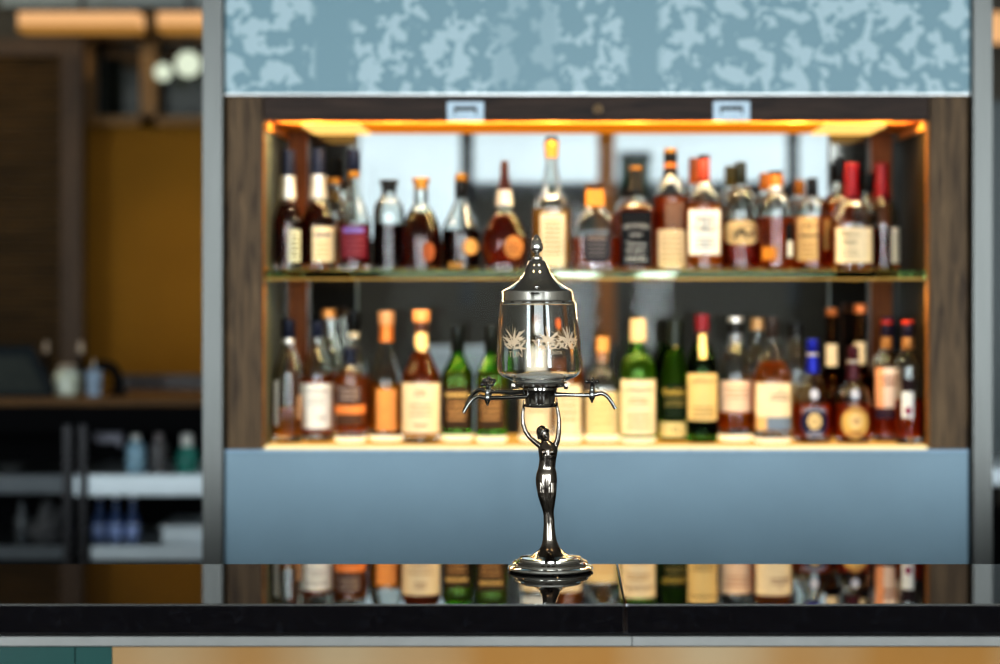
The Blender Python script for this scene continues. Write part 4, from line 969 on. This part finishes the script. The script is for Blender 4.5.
# things on the steel shelves
YS = YC+.1
t = thing('folded_napkins', (WX(108, YS), YS, z1), 'folded pale napkins hanging under the dark counter fascia', 'napkins')
for dy in (0, .02):
    bm = bmesh.new(); rs = []
    for i in range(9):
        u = i/8; rs.append([Vector((WX(94+28*u, YS), YS+dy+.004*math.sin(6*u)+d, WZ(y, YS))) for y, d in ((430+2*u, 0), (441+6*u+2*math.sin(7*u), 0), (441+6*u+2*math.sin(7*u), .004), (430+2*u, .004))])
    loft(bm, rs); link('napkin', bm, pbr('pale_cloth', srgb(140, 138, 148), .8), t)
bb = lambda h: [(9, 0), (10, 1.5), (10, h*.62), (5, h*.8), (4, h*.9)]
potlike('spray_bottle', 136, YS, [(9, 0), (10, 1.5), (10, 24), (5, 31)], pbr('pale_blue_plastic', srgb(150, 186, 206), .4, 0, .2, 30), 'pale blue plastic bottle on the upper steel shelf', 'bottle', z1, extra=[('cap', [(4.5, 31), (4.5, 37)], WHITE)])
potlike('spray_bottle', 159, YS, [(8, 0), (9, 1.5), (9, 26), (5, 32)], pbr('grey_plastic', srgb(100, 98, 100), .4, 0, .2, 30), 'grey plastic bottle in the middle of the upper steel shelf', 'bottle', z1, extra=[('cap', [(4.5, 32), (4.5, 38)], foil(150, 140, 140, .1))])
potlike('spray_bottle', 187, YS, [(10, 0), (11, 1.5), (11, 19), (6, 25)], pbr('teal_plastic', srgb(42, 128, 116), .4, 0, .2, 30), 'teal plastic bottle with white top beside the steel post', 'bottle', z1, extra=[('cap', [(6, 25), (6, 36), (4, 38)], WHITE)])
for i, (px, lab) in enumerate(((100, 'first'), (116, 'second'), (133, 'third'))):
    potlike('water_bottle', px, YS+.03, [(6.5, 0), (7.3, 1.5), (7.3, 19), (6, 23), (2.6, 32), (2.4, 42)], pbr('blue_bottle_plastic', srgb(60, 84, 130), .2, 0, .2, 30), lab + ' of three blue water bottles on the lower steel shelf, from the left', 'bottle', z2, 'blue water bottles on the lower steel shelf', extra=[('paper_label', [(7.5, 4), (7.5, 17)], pbr('blue_white_label', srgb(150, 168, 214), .5, 0, .4, 60)), ('cap', [(2.9, 42), (2.9, 46)], WHITE)])
t = thing('steel_tray', (WX(184, YC+.05), YC+.05, z2), 'steel tray on the lower steel shelf beside the steel post', 'tray')
xt0, xt1 = WX(161, YC+.05), WX(206, YC+.05)
boxo('pan', xt0, xt1, YC+.05, YC+.3, z2+.0006, z2+.05, SHS, t, .006); boxo('rim', xt0-.006, xt1+.004, YC+.044, YC+.306, z2+.05, z2+.056, SHS, t, .002)
potlike('grey_bottle', 22, YS, [(6, 0), (7, 1.5), (7, 24), (3, 32), (3, 40)], pbr('grey_glassware', srgb(84, 88, 92), .3, 0, .2, 30), 'grey bottle on the dim shelf under the till', 'bottle', z2, extra=[('cap', [(3.4, 40), (3.4, 44)], BLK)])
t = thing('crumpled_cloth', (WX(48, YS), YS, z2), 'crumpled grey cloth on the dim lower shelf', 'cloth')
bm = bmesh.new(); bmesh.ops.create_icosphere(bm, subdivisions=4, radius=1)
rnd = random.Random(5)
for v in bm.verts:
    n = 1 + .16*math.sin(5*v.co.x+2*v.co.z) + .14*math.sin(7*v.co.z-4*v.co.y) + .08*math.sin(13*v.co.x+9*v.co.y)
    v.co = Vector((WX(48, YS) + v.co.x*n*.045, YS + v.co.y*n*.06, z2 + .056 + max(-.055, v.co.z*n*.06 + v.co.x*.02)))
link('cloth_body', bm, pbr('grey_cloth', srgb(96, 96, 98), .9), t)
potlike('metal_dish', 12, YC+.06, [(6, 0), (9, 1), (15, 8), (15.5, 9)], pbr('dish_steel', (.35, .36, .36), .3, .8), 'small metal dish on the dim shelf below the till', 'bowl', z1)

# right sliver: dark sideboard with pale shelf
YR = 6.3
RS = thing('side_cupboard', (WX(1040, YR), YR, 0), 'dark cupboard with pale shelf at the right edge', 'cupboard')
x0, x1 = WX(998, YR) - .03, WX(1130, YR)
boxo('carcass', x0, x1, YR+.02, YR+.4, .001, WZ(520, YR), BLK, RS)
boxo('shelf', x0, x1, YR, YR+.4, WZ(486, YR), WZ(468, YR), SHS, RS, .004)
boxo('back_board', x0, x1, YR+.38, YR+.4, WZ(468, YR), WZ(90, YR), pbr('teal_dark_board', srgb(34, 50, 52), .4), RS)
boxo('upright', x0, x0+.03, YR, YR+.38, WZ(519.8, YR), WZ(486.1, YR), BLK, RS)
t = thing('ceiling_batten', (WX(1040, 7.6), 7.6, WZ(40, 7.6)), 'orange lit ceiling batten at the upper right edge', 'lamp', 'orange battens under the ceiling')
boxo('diffuser', WX(985, 7.6), WX(1090, 7.6), 7.6, 7.72, WZ(40, 7.6), WZ(12, 7.6), CG, t, .006)
boxo('hanger', WX(1040, 7.6)-.01, WX(1040, 7.6)+.01, 7.65, 7.67, WZ(12, 7.6)+.0005, ZCEIL, FRAME, t)

# ------------------------------------------------------------------ lights
def area(name, loc, rot, sx, sy, power, col):
    l = bpy.data.lights.new(name, 'AREA'); l.shape = 'RECTANGLE'; l.size = sx; l.size_y = sy; l.energy = power; l.color = col
    o = bpy.data.objects.new(name, l); COL.objects.link(o); o.location = loc; o.rotation_euler = rot
    return o
# daylight by lamps added in place of windows on the wall behind the viewer: two wide side ones, a high band, two slim ones
RAD = 16.5
for x0, x1, z0, z1, k in ((-4.1, -2.75, .7, 2.9, 1.3), (2.85, 4.1, .7, 2.9, 1.3), (-1.25, 1.7, 2.1, 3.0, .6), (-.12, .22, .95, 2.05, 2.2), (.47, .67, .95, 2.05, 2.2)):
    area('added_daylight', ((x0+x1)/2, YFRONT+.03, (z0+z1)/2), (R(90), 0, 0), x1-x0, z1-z0, RAD*k*math.pi*(x1-x0)*(z1-z0), (.84, .95, 1.0))
area('added_daylight', (.2, YFRONT+.02, 1.45), (R(90), 0, 0), 2.5, 1.25, 2.6*math.pi*2.5*1.25, (.9, .97, 1.0))  # unseen panel lamp added to brighten the middle of the chrome lid
# LED strips hidden behind the rail and under the glass shelf
cx = (XL+XR)/2; Lx = XR-XL-.06
area('led_strip', (cx, D+.062, ZC+.006), (R(-12), 0, 0), Lx, .012, 9, (1, .66, .28))
area('led_strip', (cx, D+.012, WZ(280, D)-.003), (R(-22), 0, 0), Lx, .008, 5.2, (1, .66, .26))
def disc(name, loc, rot, d, power, col):
    l = bpy.data.lights.new(name, 'AREA'); l.shape = 'DISK'; l.size = d; l.energy = power; l.color = col
    o = bpy.data.objects.new(name, l); COL.objects.link(o); o.location = loc; o.rotation_euler = rot
for i in range(8):  # unseen discs added to put highlights on the bottle shoulders
    x = XL + .1 + (XR-XL-.2)*i/7
    disc('added_puck', (x, D+.05, ZC+.009), (R(-8), 0, 0), .028, .45, (1, .80, .5))
    disc('added_puck', (x+.04, D+.045, WZ(280, D)-.004), (R(-14), 0, 0), .03, .42, (1, .80, .5))
area('added_uplight', (cx, D+.15, WZ(280, D)-.003), (R(180), 0, 0), Lx, .2, 3.2, (1, .62, .25))  # unseen lamp added to make the upper bottle bottoms glow
# warm spots added for glare on the bar front, and a light over the left bay
for x in (-.9, .55, 1.5):
    l = bpy.data.lights.new('added_bar_spot', 'SPOT'); l.energy = 26; l.color = (1, .72, .4); l.spot_size = R(70); l.spot_blend = .8; l.shadow_soft_size = .05
    o = bpy.data.objects.new('added_bar_spot', l); COL.objects.link(o); o.location = (x, 2.35, ZCEIL-.05); o.rotation_euler = (R(14), 0, 0)
area('bay_light', (-2.4, 6.9, ZCEIL-.02), (R(-10), 0, 0), 1.2, .5, 30, (1, .80, .5))
area('rear_room_light', (.6, 6.9, ZCEIL-.02), (0, 0, 0), 2.0, .6, 20, (.85, .95, 1))
w = bpy.data.worlds.new('World'); sc.world = w; w.use_nodes = True
w.node_tree.nodes['Background'].inputs[0].default_value = (.6, .75, .9, 1); w.node_tree.nodes['Background'].inputs[1].default_value = .3

# ------------------------------------------------------------------ camera
cam = bpy.data.cameras.new('camera'); co = bpy.data.objects.new('camera', cam); COL.objects.link(co)
co.location = (0, 0, CZ); co.rotation_euler = (R(90), 0, 0)
cam.sensor_width = 36; cam.lens = F*36/1000; cam.shift_x = (500-VX)/1000; cam.shift_y = -(332-VY)/1000
cam.dof.use_dof = True; cam.dof.focus_distance = YD - .02; cam.dof.aperture_fstop = (cam.lens/1000)/.041
cam.clip_end = 60
sc.camera = co
cy = sc.cycles
cy.max_bounces = 28; cy.transmission_bounces = 26; cy.glossy_bounces = 8; cy.diffuse_bounces = 4; cy.transparent_max_bounces = 16
cy.sample_clamp_indirect = 6; cy.blur_glossy = .3; cy.use_denoising = True
sc.view_settings.view_transform = 'Standard'; sc.view_settings.look = 'Medium High Contrast'; sc.view_settings.exposure = 0
